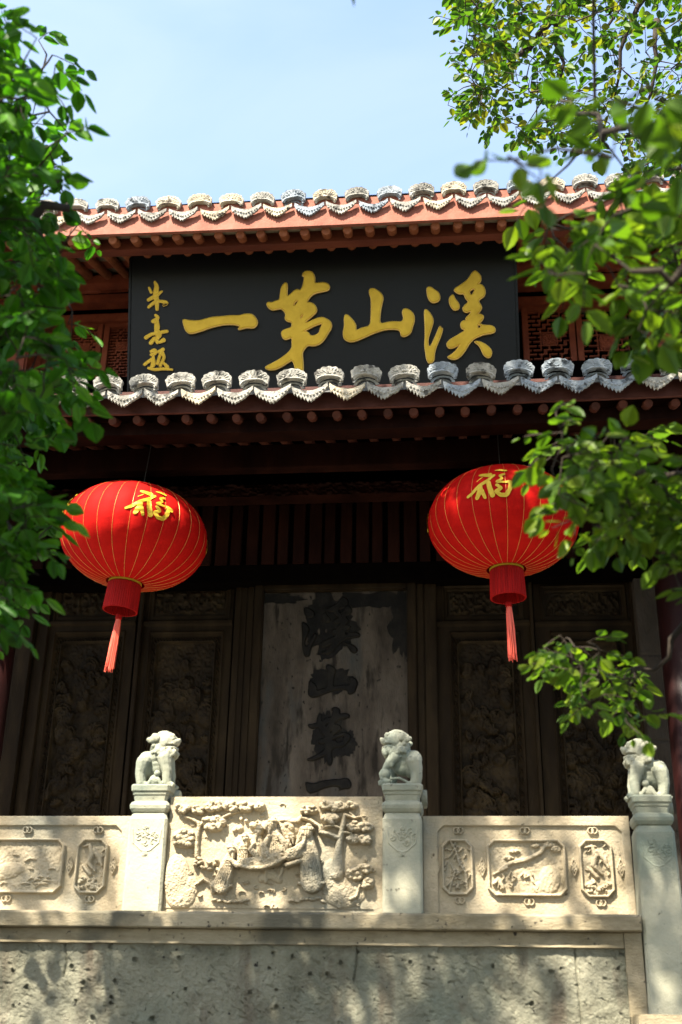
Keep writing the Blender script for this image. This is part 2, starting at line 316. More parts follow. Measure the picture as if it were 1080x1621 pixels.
def post(px, zb, label, seed, wid=.094, front=5.6, flare=0, ZP=ZP):
    cx = px; cy = front+wid
    e = empty('lion_post', (cx, cy, zb), label, 'post', 'stone posts of the balustrade')
    bm = bmesh.new()
    zt = ZP-.018
    sqprof(bm, cx, cy, [(wid+flare, zb), (wid+flare*.3, zb+(zt-zb)*.6), (wid, zt-.02), (wid, zt), (wid-.012, ZP+.012)])
    from_bm('shaft', bm, M['post'], e)
    z = ZP+.0121
    bm = bmesh.new(); sqprof(bm, cx, cy, [(wid-.014, z), (wid-.006, z+.005), (wid+.002, z+.020), (wid+.004, z+.036), (wid-.002, z+.050), (wid-.014, z+.058)])
    from_bm('torus_moulding', bm, M['post'], e, bevel=.002)
    z += .0581
    bm = bmesh.new(); sqprof(bm, cx, cy, [(wid-.014, z), (wid-.010, z+.026), (wid-.006, z+.030), (wid-.004, z+.042), (wid+.002, z+.048), (wid+.004, z+.072), (wid, z+.079)])
    from_bm('cap_slab', bm, M['post'], e, bevel=.0015)
    # scroll drum on the rear right of the cap
    bm = bmesh.new(); r_ = bmesh.ops.create_cone(bm, cap_ends=True, segments=28, radius1=.045, radius2=.045, depth=.03, matrix=Matrix.Translation((cx+wid+.008, cy+.055, z+.03)) @ Matrix.Rotation(math.pi/2, 4, 'Y'))
    from_bm('scroll_drum', bm, M['post'], e, bevel=.004)
    bat_carving('cloud_carving', cx, front, ZP-.115, .00155, e, seed)
    return e, z+.079
p1, zcap = post(-1.475, Z_LT, 'leftmost stone post of the balustrade, pale greenish with dappled light', 1)
p2, _ = post(-.243, Z_LT, 'middle stone post between the pine-and-figures panel and the right panel', 2)
p3, zcap3 = post(.915, 1.655, 'tall right-hand stone post standing in front of the ledge end at the corner', 3, front=5.50, flare=.014, wid=.086, ZP=2.44)
# ------------------------------------------------------------------ balustrade panels
def hf_panel(e, h, fn, regions, m):
    ny, nx = h.X.shape; cx = (h.x[:-1]+h.x[1:])/2; cy = (h.y[:-1]+h.y[1:])/2; CX, CY = np.meshgrid(cx, cy)
    rest = np.ones(CX.shape, bool)
    for (nm, x0, x1, y0, y1) in regions:
        mk = (CX > x0) & (CX < x1) & (CY > y0) & (CY < y1); rest &= ~mk
        link(nm, h.mesh(nm, fn, mk), m, e)
    link('slab_face', h.mesh('slab_face', fn, rest), m, e)
def clump(h, cx, cy, rx, ry, n, r, hh, base, rg):
    h.blob(cx, cy, rx, ry, base*.9, 0, 0, .3)
    for k in range(n):
        a = rg.uniform(0, 6.28); q = math.sqrt(rg.uniform(0, 1)); x = cx+rx*.82*q*math.cos(a); y = cy+ry*.8*q*math.sin(a)
        h.blob(x, y, r*rg.uniform(.8, 1.25), r*rg.uniform(.7, 1.1), hh*rg.uniform(.6, 1), 0, base*rg.uniform(.7, 1))
# middle panel: scholars round a table under pines
X0, X1 = -1.380, -.3375
ZT = 2.607
h = HF(30, 1032, 60, 600, 760, 420); rg = random.Random(5)
h.H = .0025*vnoise(h.X, h.Y, .02, 1)+.0015*vnoise(h.X, h.Y, .1, 2)
u = .001
h.blob(85, 440, 62, 110, .022); h.blob(110, 520, 70, 60, .018); h.blob(150, 480, 40, 60, .014)
h.stroke([(175, 340), (172, 260), (178, 190), (150, 172), (108, 158)], [12, 11, 12, 8, 5], .022)
h.stroke([(178, 200), (215, 165), (245, 160)], [9, 6, 4], .02); h.stroke([(290, 160), (320, 145), (370, 130)], [8, 8, 6], .022)
for c in ((95, 118, 42, 20, 10, 12), (165, 128, 34, 20, 8, 12), (240, 108, 48, 24, 12, 13), (325, 108, 44, 26, 12, 13), (392, 112, 36, 28, 9, 14), (462, 114, 26, 20, 5, 14), (245, 182, 62, 34, 16, 14), (245, 205, 40, 25, 8, 13), (110, 248, 60, 34, 16, 15), (115, 280, 55, 25, 10, 14)):
    clump(h, *c[:4], c[4], c[5], .018, .026, rg)
for k in range(14):
    x, y = 170+rg.uniform(0, 110), 345+rg.uniform(0, 70)
    h.blob(x, y, 12, 8, .016, rg.uniform(-1, 1), .012)
h.stroke([(180, 470), (215, 445), (255, 470), (262, 500)], [8, 10, 10, 14], .022)
# figures: robed scholars gathered round a half-moon table
def robe(x, y, wd, ht, base, lean=0, n=6, sd=1):
    r_ = random.Random(sd)
    h.stroke([(x, y), (x+lean*.4, y+ht*.35), (x+lean, y+ht)], [wd*.5, wd*.72, wd*.8], .020, base-.016, .35)
    h.stroke([(x+lean-wd*.95, y+ht+4), (x+lean, y+ht+10), (x+lean+wd*.95, y+ht+2)], [7, 10, 7], .014, base-.02, .35); h.stroke([(x-wd*.5, y+ht*.32), (x+wd*.5, y+ht*.30)], [4, 4], .004, base+.002)
    for k in range(n):
        t = (k+.5)/n*2-1; h.cut([(x+t*wd*.3, y+ht*.15), (x+lean*.4+t*wd*.65, y+ht*.5), (x+lean+t*wd*.85+r_.uniform(-5, 5), y+ht*.98)], [1.2, 2.4, 3.0], .0045)
def head(x, y, r, base, face=1, hat=True):
    h.blob(x, y, r*.8, r, .022, 0, base-.006); h.blob(x+face*r*.55, y+r*.1, r*.25, r*.3, .006, 0, base+.008)
    h.blob(x-face*r*.2, y-r*.55, r*.9, r*.45, .014, 0, base+.004)
    if hat: h.blob(x-face*r*.25, y-r*1.0, r*.5, r*.38, .014, 0, base)
    h.stroke([(x+face*r*.3, y+r*.8), (x+face*r*.45, y+r*1.9)], [r*.35, r*.12], .006, base+.004)
def sleeve(pts, w0, base):
    h.stroke(pts, [w0*.7, w0, w0*1.35], .014, base, .4)
    (x0, y0), (x1, y1) = pts[-2], pts[-1]
    for t in (-.5, 0, .5): h.cut([(x0, y0+t*w0), (x1, y1+t*w0*1.4)], [1.2, 2.2], .0035)
    h.blob(x1+(x1-x0)*.35, y1+(y1-y0)*.35, 9, 8, .012, 0, base+.004)
h.blob(400, 290, 58, 60, .016); h.blob(560, 205, 90, 50, .012)
for k in range(26): h.blob(rg.uniform(345, 620), rg.uniform(150, 320), rg.uniform(8, 22), rg.uniform(8, 18), .012, rg.uniform(-1, 1), .008)
robe(395, 285, 34, 80, .034, -8, 5, 1); head(402, 262, 19, .036, 1)
robe(462, 262, 36, 95, .040, 4, 6, 2); head(463, 228, 21, .044, -1); sleeve([(446, 285), (430, 315), (455, 335)], 12, .042)
robe(535, 235, 50, 115, .046, 8, 7, 3); head(524, 198, 25, .052, -1)
for k in range(7): h.cut([(498+9*k, 160), (500+9*k, 215)], 1.6, .005)
sleeve([(515, 255), (490, 300), (500, 335)], 15, .050); sleeve([(560, 250), (590, 290), (580, 325)], 16, .048)
robe(600, 275, 26, 60, .040, 4, 4, 4); head(618, 255, 18, .046, 1, False)
robe(335, 345, 46, 130, .042, -34, 8, 5); head(342, 318, 22, .046, 1); sleeve([(345, 365), (372, 385), (392, 372)], 14, .048)
h.blob(285, 470, 46, 26, .030)
tp = [(378, 386), (430, 399), (490, 398), (545, 380), (592, 352)]
h.stroke([(400, 372), (480, 370), (560, 345)], [18, 24, 20], .005, .052, .25); h.stroke(tp, 8, .008, .058, .3)
for (x, y) in ((440, 372), (480, 366), (520, 358), (548, 348)): h.blob(x, y, 9, 6, .008, 0, .056)
h.stroke([(480, 440), (520, 418), (560, 445)], [20, 26, 18], .016); h.stroke([(500, 455), (500, 410)], [10, 14], .02); h.stroke([(560, 440), (575, 395)], [9, 11], .02)
h.stroke([(600, 384), (660, 366)], [9, 9], .008, .054, .3); h.stroke([(610, 345), (660, 325)], [22, 24], .010, .046, .35)
robe(690, 270, 60, 190, .048, 22, 9, 6); head(688, 236, 30, .054, -1); sleeve([(670, 290), (640, 320), (618, 335)], 20, .056)
h.stroke([(672, 225), (640, 290)], [22, 6], .012, .040)
for k in range(6): h.cut([(664+10*k, 205), (650+13*k, 262)], 1.8, .005)
h.stroke([(650, 465), (700, 472), (765, 468), (742, 492)], [6, 8, 7, 6], .03)
for k in range(60):      # rocks, grass tufts and cloud scrolls between the figures
    x, y = rg.uniform(60, 1000), rg.uniform(330, 570); q = rg.uniform(7, 16); a0 = rg.uniform(0, 6)
    h.stroke([(x+q*math.cos(a0+t), y+.6*q*math.sin(a0+t)) for t in np.linspace(0, 3.6, 6)], [2, 3, 3.6, 3.4, 2.8, 2], rg.uniform(.006, .013), .002)
for k in range(26):
    x, y = rg.uniform(60, 1000), rg.uniform(80, 330); q = rg.uniform(6, 13); a0 = rg.uniform(0, 6)
    h.stroke([(x+q*math.cos(a0+t), y+.6*q*math.sin(a0+t)) for t in np.linspace(0, 3.6, 6)], 2.4, .006, .001)
# right pine
h.stroke([(825, 420), (830, 330), (838, 260), (850, 200), (858, 150), (905, 165), (930, 160)], [34, 22, 16, 14, 10, 8, 5], .036)
h.stroke([(835, 260), (790, 240), (750, 232), (742, 205), (700, 175), (665, 165)], [14, 12, 12, 11, 10, 7], .036)
h.stroke([(770, 205), (810, 200), (845, 215)], [7, 7, 8], .03); h.stroke([(850, 230), (890, 235), (900, 250)], [8, 7, 5], .028); h.stroke([(880, 140), (905, 160)], [7, 6], .03)
for c in ((690, 128, 42, 24, 12, 10), (775, 104, 40, 22, 10, 11), (820, 110, 50, 26, 12, 11), (885, 105, 36, 18, 8, 10), (790, 165, 44, 32, 14, 11), (905, 205, 40, 26, 14, 10), (955, 205, 38, 24, 12, 10), (900, 262, 36, 26, 12, 10), (950, 262, 34, 26, 12, 10), (905, 420, 44, 34, 16, 10), (950, 395, 40, 24, 12, 9), (965, 462, 30, 26, 10, 11)):
    clump(h, *c[:4], c[4], c[5], .016, .034, rg)
h.stroke([(600, 180), (640, 175), (655, 160)], [14, 14, 12], .022); h.stroke([(560, 175), (600, 172)], [8, 12], .02)
h.blob(860, 500, 100, 70, .018); h.blob(800, 440, 50, 90, .016); h.stroke([(930, 470), (915, 520), (890, 530)], [9, 10, 12], .026)
for bx0, by0 in ((340, 538), (690, 535)):
    for k in range(7): h.blob(bx0-70+k*24, by0+rg.uniform(-8, 8), 17, 9, .02, rg.uniform(-.5, .5))
h.H += .004*vnoise(h.X, h.Y, .06, 8)*(h.H > .01)+.004*vnoise(h.X, h.Y, .18, 9)*(h.H > .01)+.0016*vnoise(h.X, h.Y, .4, 19)
h.H = np.where((h.Y > 575) & (h.X < 990), np.where(h.Y < 590, -.012, .002), h.H)      # undercut foot
for k in range(10): h.H[1:-1, 1:-1] = h.H[1:-1, 1:-1] if k else h.H[1:-1, 1:-1]*.8+.05*(h.H[:-2, 1:-1]+h.H[2:, 1:-1]+h.H[1:-1, :-2]+h.H[1:-1, 2:])
h.H = np.where(h.H > .004, h.H*1.08, h.H)
h.H[0, :] = h.H[-1, :] = h.H[:, 0] = h.H[:, -1] = -.004
e = empty('balustrade_panel', (-.86, 5.7, Z_LT), 'tall middle balustrade panel carved with scholars at a table between pines', 'stone panel', 'carved panels of the balustrade')
fn = planefn(30, 1032, 60, 600, X0, X1, ZT, Z_LT+.002, 5.64)
hf_panel(e, h, fn, [('pine_carving', 50, 300, 88, 310), ('figures_carving', 300, 745, 140, 500), ('pine_carving', 745, 1000, 88, 500)], M['panel'])
box('slab', X0+.0005, X1-.0005, 5.645, 5.79, Z_LT+.001, ZT, M['panel'], e, bevel=.003)
# side panels: sunk field, framed medallions, ring and lozenge ornaments
def rings(h, x, y, hh=.008):
    for dx in (-9, 9): h.stroke([(x+dx+13*math.cos(t), y+13*math.sin(t)*1.1) for t in np.linspace(0, 6.3, 16)], 3.2, hh)
def lozenge(h, x, y, hh=.009):
    for s_, f in ((1, 1), (.5, 1)): h.stroke([(x, y-42*s_), (x+16*s_, y), (x, y+42*s_), (x-16*s_, y), (x, y-42*s_)], 3.0, hh)
    h.stroke([(x-14, y+14), (x+12, y-14)], 3, hh); h.stroke([(x-12, y-12), (x+14, y+14)], 3, hh)
def medallion(h, x0, x1, y0, y1, kind, rg):
    d = h.rect(x0, x1, y0, y1, 34); ins = d > 0
    h.H = np.where(ins, .006, h.H)
    h.H = np.where(ins & (d > 13), -.008, h.H)
    h.H = np.where(ins & (d < 13), .006+.005*np.sin(np.pi*np.clip(d/13, 0, 1)), h.H)
    keep = h.H.copy()
    wx, wy = x1-x0, y1-y0
    def P(a, b): return (x0+wx*a, y0+wy*b)
    if kind == 'bamboo':
        h.stroke([P(.25, .0), P(.45, .2), P(.55, .42), P(.75, .6), P(.8, .95)], [5, 6, 6, 6, 7], .012, -.004)
        h.stroke([P(.2, .95), P(.4, .6), P(.3, .45)], [6, 5, 4], .01, -.004)
        for k in range(38):
            a, b = rg.uniform(.15, .85), rg.uniform(.1, .92); t = rg.choice([-.9, -.4, .5, 2.2, 2.7])+rg.uniform(-.3, .3); l = rg.uniform(12, 30)
            p = P(a, b); h.stroke([p, (p[0]+l*math.cos(t), p[1]+l*math.sin(t))], [1.5, 4.5], .011, -.002)
    elif kind == 'landscape':
        h.stroke([P(.15, .55), P(.3, .42), P(.5, .36), P(.68, .24), P(.75, .12)], [8, 10, 10, 10, 9], .015, -.002)
        h.stroke([P(.08, .62), P(.25, .5)], [5, 8], .012)
        for c in ((.8, .1, 30, 14), (.88, .18, 24, 14), (.62, .12, 20, 9), (.36, .22, 26, 8), (.28, .34, 26, 8)): clump(h, *P(c[0], c[1]), c[2], c[3], 8, 7, .009, .004, rg)
        h.blob(*P(.78, .7), 52, 66, .012, .2, -.006); h.blob(*P(.7, .85), 50, 36, .012, 0, -.006)
        for k in range(24):
            a, b = rg.uniform(.12, .62), rg.uniform(.62, .92); p = P(a, b); h.stroke([p, (p[0]+rg.uniform(-14, 14), p[1]-rg.uniform(5, 22))], [4, 3], .012, -.004)
        h.stroke([P(.08, .78), P(.14, .7), P(.19, .85)], [9, 12, 10], .014, -.002)
    elif kind == 'crane':
        h.stroke([P(.2, .15), P(.4, .12), P(.5, .3), P(.42, .45), P(.65, .6)], [5, 8, 14, 12, 6], .014, -.003)
        h.stroke([P(.55, .2), P(.75, .35), P(.85, .5)], [9, 14, 6], .013, -.003); h.stroke([P(.25, .5), P(.5, .65)], [8, 10], .013, -.003)
        for k in range(14): clump(h, *P(rg.uniform(.2, .85), rg.uniform(.72, .92)), 14, 10, 3, 6, .008, .003, rg)
        for k in range(10):
            p = P(rg.uniform(.15, .9), rg.uniform(.1, .7)); t = rg.uniform(0, 6); h.stroke([p, (p[0]+14*math.cos(t), p[1]+14*math.sin(t))], [3, 4], .009, -.004)
    else:      # worn lotus and water scene
        for c in ((.12, .12, 45, 34), (.35, .08, 34, 16), (.06, .3, 30, 24)): clump(h, *P(c[0], c[1]), c[2], c[3], 12, 9, .011, .006, rg)
        for k in range(26):
            a, b = rg.uniform(.08, .92), rg.uniform(.25, .92); p = P(a, b); l = rg.uniform(15, 60); t = rg.uniform(-.35, .15)
            h.stroke([p, (p[0]+l*.5, p[1]+l*t-4), (p[0]+l, p[1]+l*t)], [2, 5, 2], .008, -.005)
        h.blob(*P(.5, .6), 90, 40, .008, -.2, -.006)
    h.H = np.where(ins & (d > 13), np.minimum(h.H, .011), np.where(ins, keep, h.H))
    h.H = np.where(ins & (d > 13), h.H+.004*vnoise(h.X, h.Y, .1, 3), h.H)
def side_panel(X0, X1, label, meds, orn, seed, x0, x1, field):
    rg = random.Random(seed)
    h = HF(x0, x1, 60, 535, int((x1-x0)/2.1), 226)
    d = h.rect(field[0], field[1], 108, 700, 30)
    h.H = np.where(d > 0, -.014+.004*np.clip((h.Y-400)/100, 0, 3), 0.0)
    for m_ in meds: medallion(h, *m_, rg)
    for o_ in orn: (rings if o_[0] == 'r' else lozenge)(h, o_[1], o_[2], .001)
    h.H += .0018*vnoise(h.X, h.Y, .03, seed)+.0012*vnoise(h.X, h.Y, .15, seed+1)
    h.H[1:-1, 1:-1] = h.H[1:-1, 1:-1]*.7+.075*(h.H[:-2, 1:-1]+h.H[2:, 1:-1]+h.H[1:-1, :-2]+h.H[1:-1, 2:])
    h.H[0, :] = h.H[-1, :] = h.H[:, 0] = h.H[:, -1] = -.004
    zt = 2.518; e = empty('balustrade_panel', ((X0+X1)/2, 5.72, Z_LT), label, 'stone panel', 'carved panels of the balustrade')
    hf_panel(e, h, planefn(x0, x1, 60, 535, X0, X1, zt, Z_LT+.002, 5.66), [('medallion', m_[0], m_[1], m_[2], m_[3]) for m_ in meds], M['panel'])
    box('slab', X0+.0005, X1-.0005, 5.675, 5.78, Z_LT+.001, zt, M['panel'], e, bevel=.003)
    return e
side_panel(-.148, .824, 'right balustrade panel with three framed medallions of bamboo, cliff and crane', [(115, 268, 172, 438, 'bamboo'), (335, 715, 172, 442, 'landscape'), (778, 938, 172, 445, 'crane')],
           [('r', 200, 130), ('r', 525, 130), ('r', 852, 130), ('r', 200, 462), ('r', 530, 466), ('r', 868, 468), ('l', 90, 305), ('l', 312, 305), ('l', 752, 305), ('l', 975, 305)], 11, 25, 1030, (98, 990))
side_panel(-2.95, -1.5705, 'left balustrade panel beside the leftmost post, with worn water scene medallion', [(-150, 475-60, 172, 442, 'water'), (495-20, 670-40, 172, 442, 'crane'), (-350, -200, 172, 442, 'bamboo')],
           [('r', 215, 130), ('r', 570, 130), ('r', -270, 130), ('r', 150, 466), ('r', 560, 466), ('l', 445, 305), ('l', 680-20, 305), ('l', -175, 305)], 21, -640, 735, (-500, 690))
# ------------------------------------------------------------------ stone lions (voxel-fused solids)
def fuse(parts, vox, name, m, parent, smooth_it=2):
    bm = bmesh.new()
    for p in parts:
        if p[0] == 'e':       # ellipsoid: centre, radii, rotation about y
            c, r = p[1], p[2]; rot = p[3] if len(p) > 3 else 0
            bmesh.ops.create_icosphere(bm, subdivisions=3, radius=1, matrix=Matrix.Translation(c) @ Matrix.Rotation(rot, 4, 'Y') @ Matrix.Diagonal((*r, 1)))
        elif p[0] == 'c':
            pts, rs = p[1], p[2]
            for (a, b, ra, rb) in zip(pts, pts[1:], rs, rs[1:]):
                n_ = 7
                for k in range(n_+1):
                    t = k/n_; q = Vector(a).lerp(Vector(b), t); bmesh.ops.create_icosphere(bm, subdivisions=2, radius=ra+(rb-ra)*t, matrix=Matrix.Translation(q))
        elif p[0] == 'b':
            bx(bm, *p[1])
    me = bpy.data.meshes.new('tmp'); bm.to_mesh(me); bm.free(); o = bpy.data.objects.new('tmp', me); COL.objects.link(o)
    r_ = o.modifiers.new('r', 'REMESH'); r_.mode = 'VOXEL'; r_.voxel_size = vox; r_.use_smooth_shade = True
    s_ = o.modifiers.new('s', 'SMOOTH'); s_.iterations = smooth_it; s_.factor = .5
    dg = bpy.context.evaluated_depsgraph_get(); dg.update(); me2 = bpy.data.meshes.new_from_object(o.evaluated_get(dg)); me2.name = name
    bpy.data.objects.remove(o)
    return me2
def lion(cx, cy, z, H, face, label, variant):
    """face=+1 looks right (+X), -1 looks left. local u forward, y lateral, v up (unit = lion height)"""
    rg = random.Random(variant*3+1)
    P = []
    E = lambda u_, l, v, a, b, c, rot=0: P.append(('e', (u_, l, v), (a, b, c), rot))
    Cc = lambda pts, rs: P.append(('c', pts, rs))
    # haunch, back, chest
    E(.15, 0, .34, .165, .18, .20); E(.15, 0, .48, .16, .17, .16, -.3); E(.30, 0, .34, .20, .13, .15); E(.40, 0, .60, .16, .19, .17); E(.30, 0, .52, .19, .16, .15, -.5); E(.44, 0, .48, .15, .16, .18); E(.30, 0, .40, .18, .14, .10)
    for l in (-.135, .135):
        Cc([(.13, l, .42), (.09, l*1.05, .22), (.11, l*1.05, .07)], [.14, .10, .088]); E(.15, l*1.05, .045, .105, .07, .05)
        for k in (-1, 0, 1): E(.235, l*1.05+k*.038, .034, .034, .02, .032)
    if variant == 2:      # near paw on a ball
        Cc([(.47, .12, .48), (.50, .13, .22), (.50, .13, .06)], [.10, .07, .065]); E(.53, .13, .04, .09, .065, .045)
        Cc([(.46, -.12, .50), (.56, -.14, .38), (.61, -.14, .31)], [.11, .075, .06])
        E(.63, -.12, .20, .10, .10, .11); E(.62, -.12, .06, .10, .11, .075); Cc([(.52, -.15, .12), (.38, -.17, .13), (.22, -.17, .05)], [.024, .024, .024])
        for k in range(12): E(.63+.085*math.cos(k), -.19, .06+.05*math.sin(k*1.7), .030, .02, .028)
    else:
        for l in (-.125, .125):
            Cc([(.48, l, .50), (.55, l*1.05, .26), (.56, l*1.05, .08)], [.13, .092, .082]); E(.59, l*1.05, .045, .10, .07, .05)
            for k in (-1, 0, 1): E(.67, l*1.05+k*.038, .034, .034, .02, .032)
        E(.34, -.15, .10, .095, .07, .10); E(.39, -.17, .22, .06, .06, .06); Cc([(.30, -.18, .10), (.24, -.19, .03)], [.045, .035]); Cc([(.41, -.18, .12), (.47, -.19, .04)], [.04, .032])
    # bell on collar
    E(.52, -.16, .37, .055, .05, .07); Cc([(.36, -.165, .50), (.48, -.175, .44), (.60, -.10, .45)], [.024, .024, .024])
    E(.36, 0, .66, .17, .20, .16)
    # head
    E(.46, 0, .78, .195, .20, .20); E(.53, 0, .71, .16, .18, .145)
    E(.61, 0, .79, .10, .125, .07); E(.685, 0, .825, .045, .06, .04)
    E(.57, -.085, .895, .075, .06, .04, .3); E(.57, .085, .895, .075, .06, .04, .3); E(.43, 0, .93, .14, .14, .065)
    E(.605, -.105, .845, .036, .034, .034); E(.605, .105, .845, .036, .034, .034)
    E(.59, 0, .672, .10, .13, .052)
    for l in (-1, 1):
        E(.31, l*.185, .84, .085, .04, .075, .5); E(.23, l*.20, .79, .065, .035, .055, .9); E(.19, l*.20, .80, .035, .03, .035)
    for k in range(16):
        for l in (-1, 1):
            E(.34+.31*k/15, l*(.20-.08*(k/15)**2), .59+.035*math.sin(k*1.3), .038, .03, .042)
    for k in range(30):
        a = rg.uniform(-1.3, 1.3); v = rg.uniform(.55, .92); E(.30-.04*math.cos(a), .175*math.sin(a)*1.05, v, .042, .042, .042)
    for k in range(9): E(.66-.012*k, .10*math.sin(k*2.1), .595+.012*math.cos(k), .032, .032, .042)
    P.append(('b', (-.02, .68, -.2, .2, -.02, .012)))
    me = fuse(P, .0095, 'stone_lion', None, None, 1)
    # mouth slit and facial cuts
    co = np.empty(len(me.vertices)*3); me.vertices.foreach_get('co', co); co = co.reshape(-1, 3)
    u_, l_, v_ = co[:, 0], co[:, 1], co[:, 2]
    mouth = np.exp(-((v_-(.715-.10*(.62-u_)))/.016)**2)*(u_ > .50)
    co[:, 0] -= mouth*.07*(u_ > .54); co[:, 1] *= 1-mouth*.20
    for i_ in range(len(co)):
        q_ = co[i_]; nz_ = noise.noise(Vector(q_)*16)*.010+noise.noise(Vector(q_)*40)*.005*(q_[2] > .5); co[i_] = q_*(1+nz_)
    X = cx+face*(co[:, 0]-.33)*H; Yw = cy+co[:, 1]*H; Zw = z+co[:, 2]*H
    me.vertices.foreach_set('co', np.stack([X, Yw, Zw], -1).ravel())
    if face < 0: me.flip_normals()
    me.polygons.foreach_set('use_smooth', [True]*len(me.polygons))
    o = link('stone_lion', me, M['post'], None, (cx, cy, z)); tag(o, label, 'lion statue', 'guardian lions on the balustrade posts')
lion(-1.475, 5.694, zcap-.003, .287, 1, 'pale stone guardian lion facing right on the leftmost post', 1)
lion(-.243, 5.694, zcap-.003, .285, -1, 'stone guardian lion facing left with paw on a ball, on the middle post', 2)
lion(.915, 5.60, zcap3-.003, .285, -1, 'stone guardian lion facing left with a cub between its legs, on the right-hand corner post', 3)
# ------------------------------------------------------------------ temple building
T = empty('temple_gate', (-1, 8.5, Z_LT), 'two-tiered old temple gate with grey tiled eaves, red woodwork and carved dark doors', 'temple')
YD = 8.9
def pbox(name, px0, px1, py0, py1, Y, depth, m, parent=T, ref=None, bevel=.004):
    """box whose front face covers this photo rectangle at depth Y"""
    ry = ref if ref else (py0+py1)/2
    x0, x1 = xx(px0, ry, Y), xx(px1, ry, Y); c = (px0+px1)/2
    return box(name, x0, x1, Y, Y+depth, zz(py1, Y, c), zz(py0, Y, c), m, parent, bevel=bevel)
# --- eaves
def fan_cap(bm, cx, y, z, s, rot, rg):
    """scalloped upright tile-end crest, outline in XZ, leaning forward"""
    n = 7; out = []
    for k in range(n):
        a0 = math.pi*(1-k/n); a1 = math.pi*(1-(k+1)/n)
        for t in (0, .2, .4, .6, .8):
            a = a0+(a1-a0)*t; r_ = 1+.07*math.sin(math.pi*t)
            out.append((.092*r_*math.cos(a), .014+.058*r_*math.sin(a)**.8))
    out.append((.092, .014)); out.append((.088, -.016))
    for k in range(9):
        a = math.pi*k/8; out.append((.070*math.cos(a), -.022+.034*math.sin(a)))
    out.append((-.088, -.016))
    c, q = math.cos(rot), math.sin(rot)
    fn = lambda u_, v, d: (cx+(u_*c-v*q)*s, y+d-.25*v*s, z+(u_*q+v*c)*s)
    extrude_poly(bm, out, fn, 0, .034)
    # beaded inner border and face boss
    for k in range(11):
        a = math.pi*(k+.5)/11
        tube(bm, [fn(.055*math.cos(a), .016+.034*math.sin(a), .002), fn(.082*math.cos(a), .016+.050*math.sin(a), .002)], [.003*s, .006*s], 5)
    tube(bm, [fn(.080*math.cos(a), -.012+.030*math.sin(a), 0) for a in np.linspace(0, math.pi, 12)], .006*s, 5)
    for q_ in range(9): bmesh.ops.create_icosphere(bm, subdivisions=1, radius=rg.uniform(.005, .010)*s, matrix=Matrix.Translation(fn(rg.uniform(-.05, .05), rg.uniform(.02, .045), .003)))
    # stepped arc bands of the barrel tile below
    for j, (ro, ri, yy) in enumerate(((.082, .066, .016), (.076, .058, .038))):
        o_ = [(ro*math.cos(a), ro*.62*math.sin(a)) for a in np.linspace(0, math.pi, 15)]; i_ = [(ri*math.cos(a), ri*.62*math.sin(a)) for a in np.linspace(math.pi, 0, 15)]
        pts = o_+i_; zo = -.030-.012*j
        A = [bm.verts.new((cx+u_*s, y+yy, z+(v+zo)*s)) for u_, v in pts]; B = [bm.verts.new((cx+u_*s, y+yy+.06, z+(v+zo+.028)*s)) for u_, v in pts]; nn = len(pts)
        for i in range(nn): bm.faces.new((A[i], A[(i+1) % nn], B[(i+1) % nn], B[i]))
        for i in range(14):
            bm.faces.new((A[i], A[i+1], A[nn-2-i], A[nn-1-i])); bm.faces.new((B[i], B[nn-1-i], B[nn-2-i], B[i+1]))
def drip(bm, cx, y, z, s, rot, rg):
    """pointed drip tile with a serrated edge and a sagging top"""
    top = [(x, -.040*(1-(x/.112)**2)) for x in np.linspace(-.112, .112, 13)]
    bot = []
    N_ = 11
    for k in range(N_+1):
        t = k/N_; x = .112*(1-2*t); b = -.026-.082*(1-abs(x)/.112)**.8
        bot.append((x, b))
        if k < N_: bot.append((x-.112/N_, b-.012-.0*k if abs(x) < .1 else b-.006))
    pts = top+bot
    c, q = math.cos(rot), math.sin(rot)
    fn = lambda u_, v, d: (cx+(u_*c-v*q)*s, y+d-.12*v*s, z+(u_*q+v*c)*s)
    extrude_poly(bm, pts, fn, 0, .020)
    for k in range(9):     # raised ribs
        x = -.08+.02*k; b0 = -.043*(1-(x/.112)**2)-.012; b1 = -.026-.070*(1-abs(x)/.112)**.8
        bmesh.ops.create_icosphere(bm, subdivisions=1, radius=.0085*s, matrix=Matrix.Translation(fn(x, (b0+b1)/2, 0)))
def rough_up(bm, amp):
    for v in bm.verts: v.co += noise.noise_vector(v.co*28)*amp
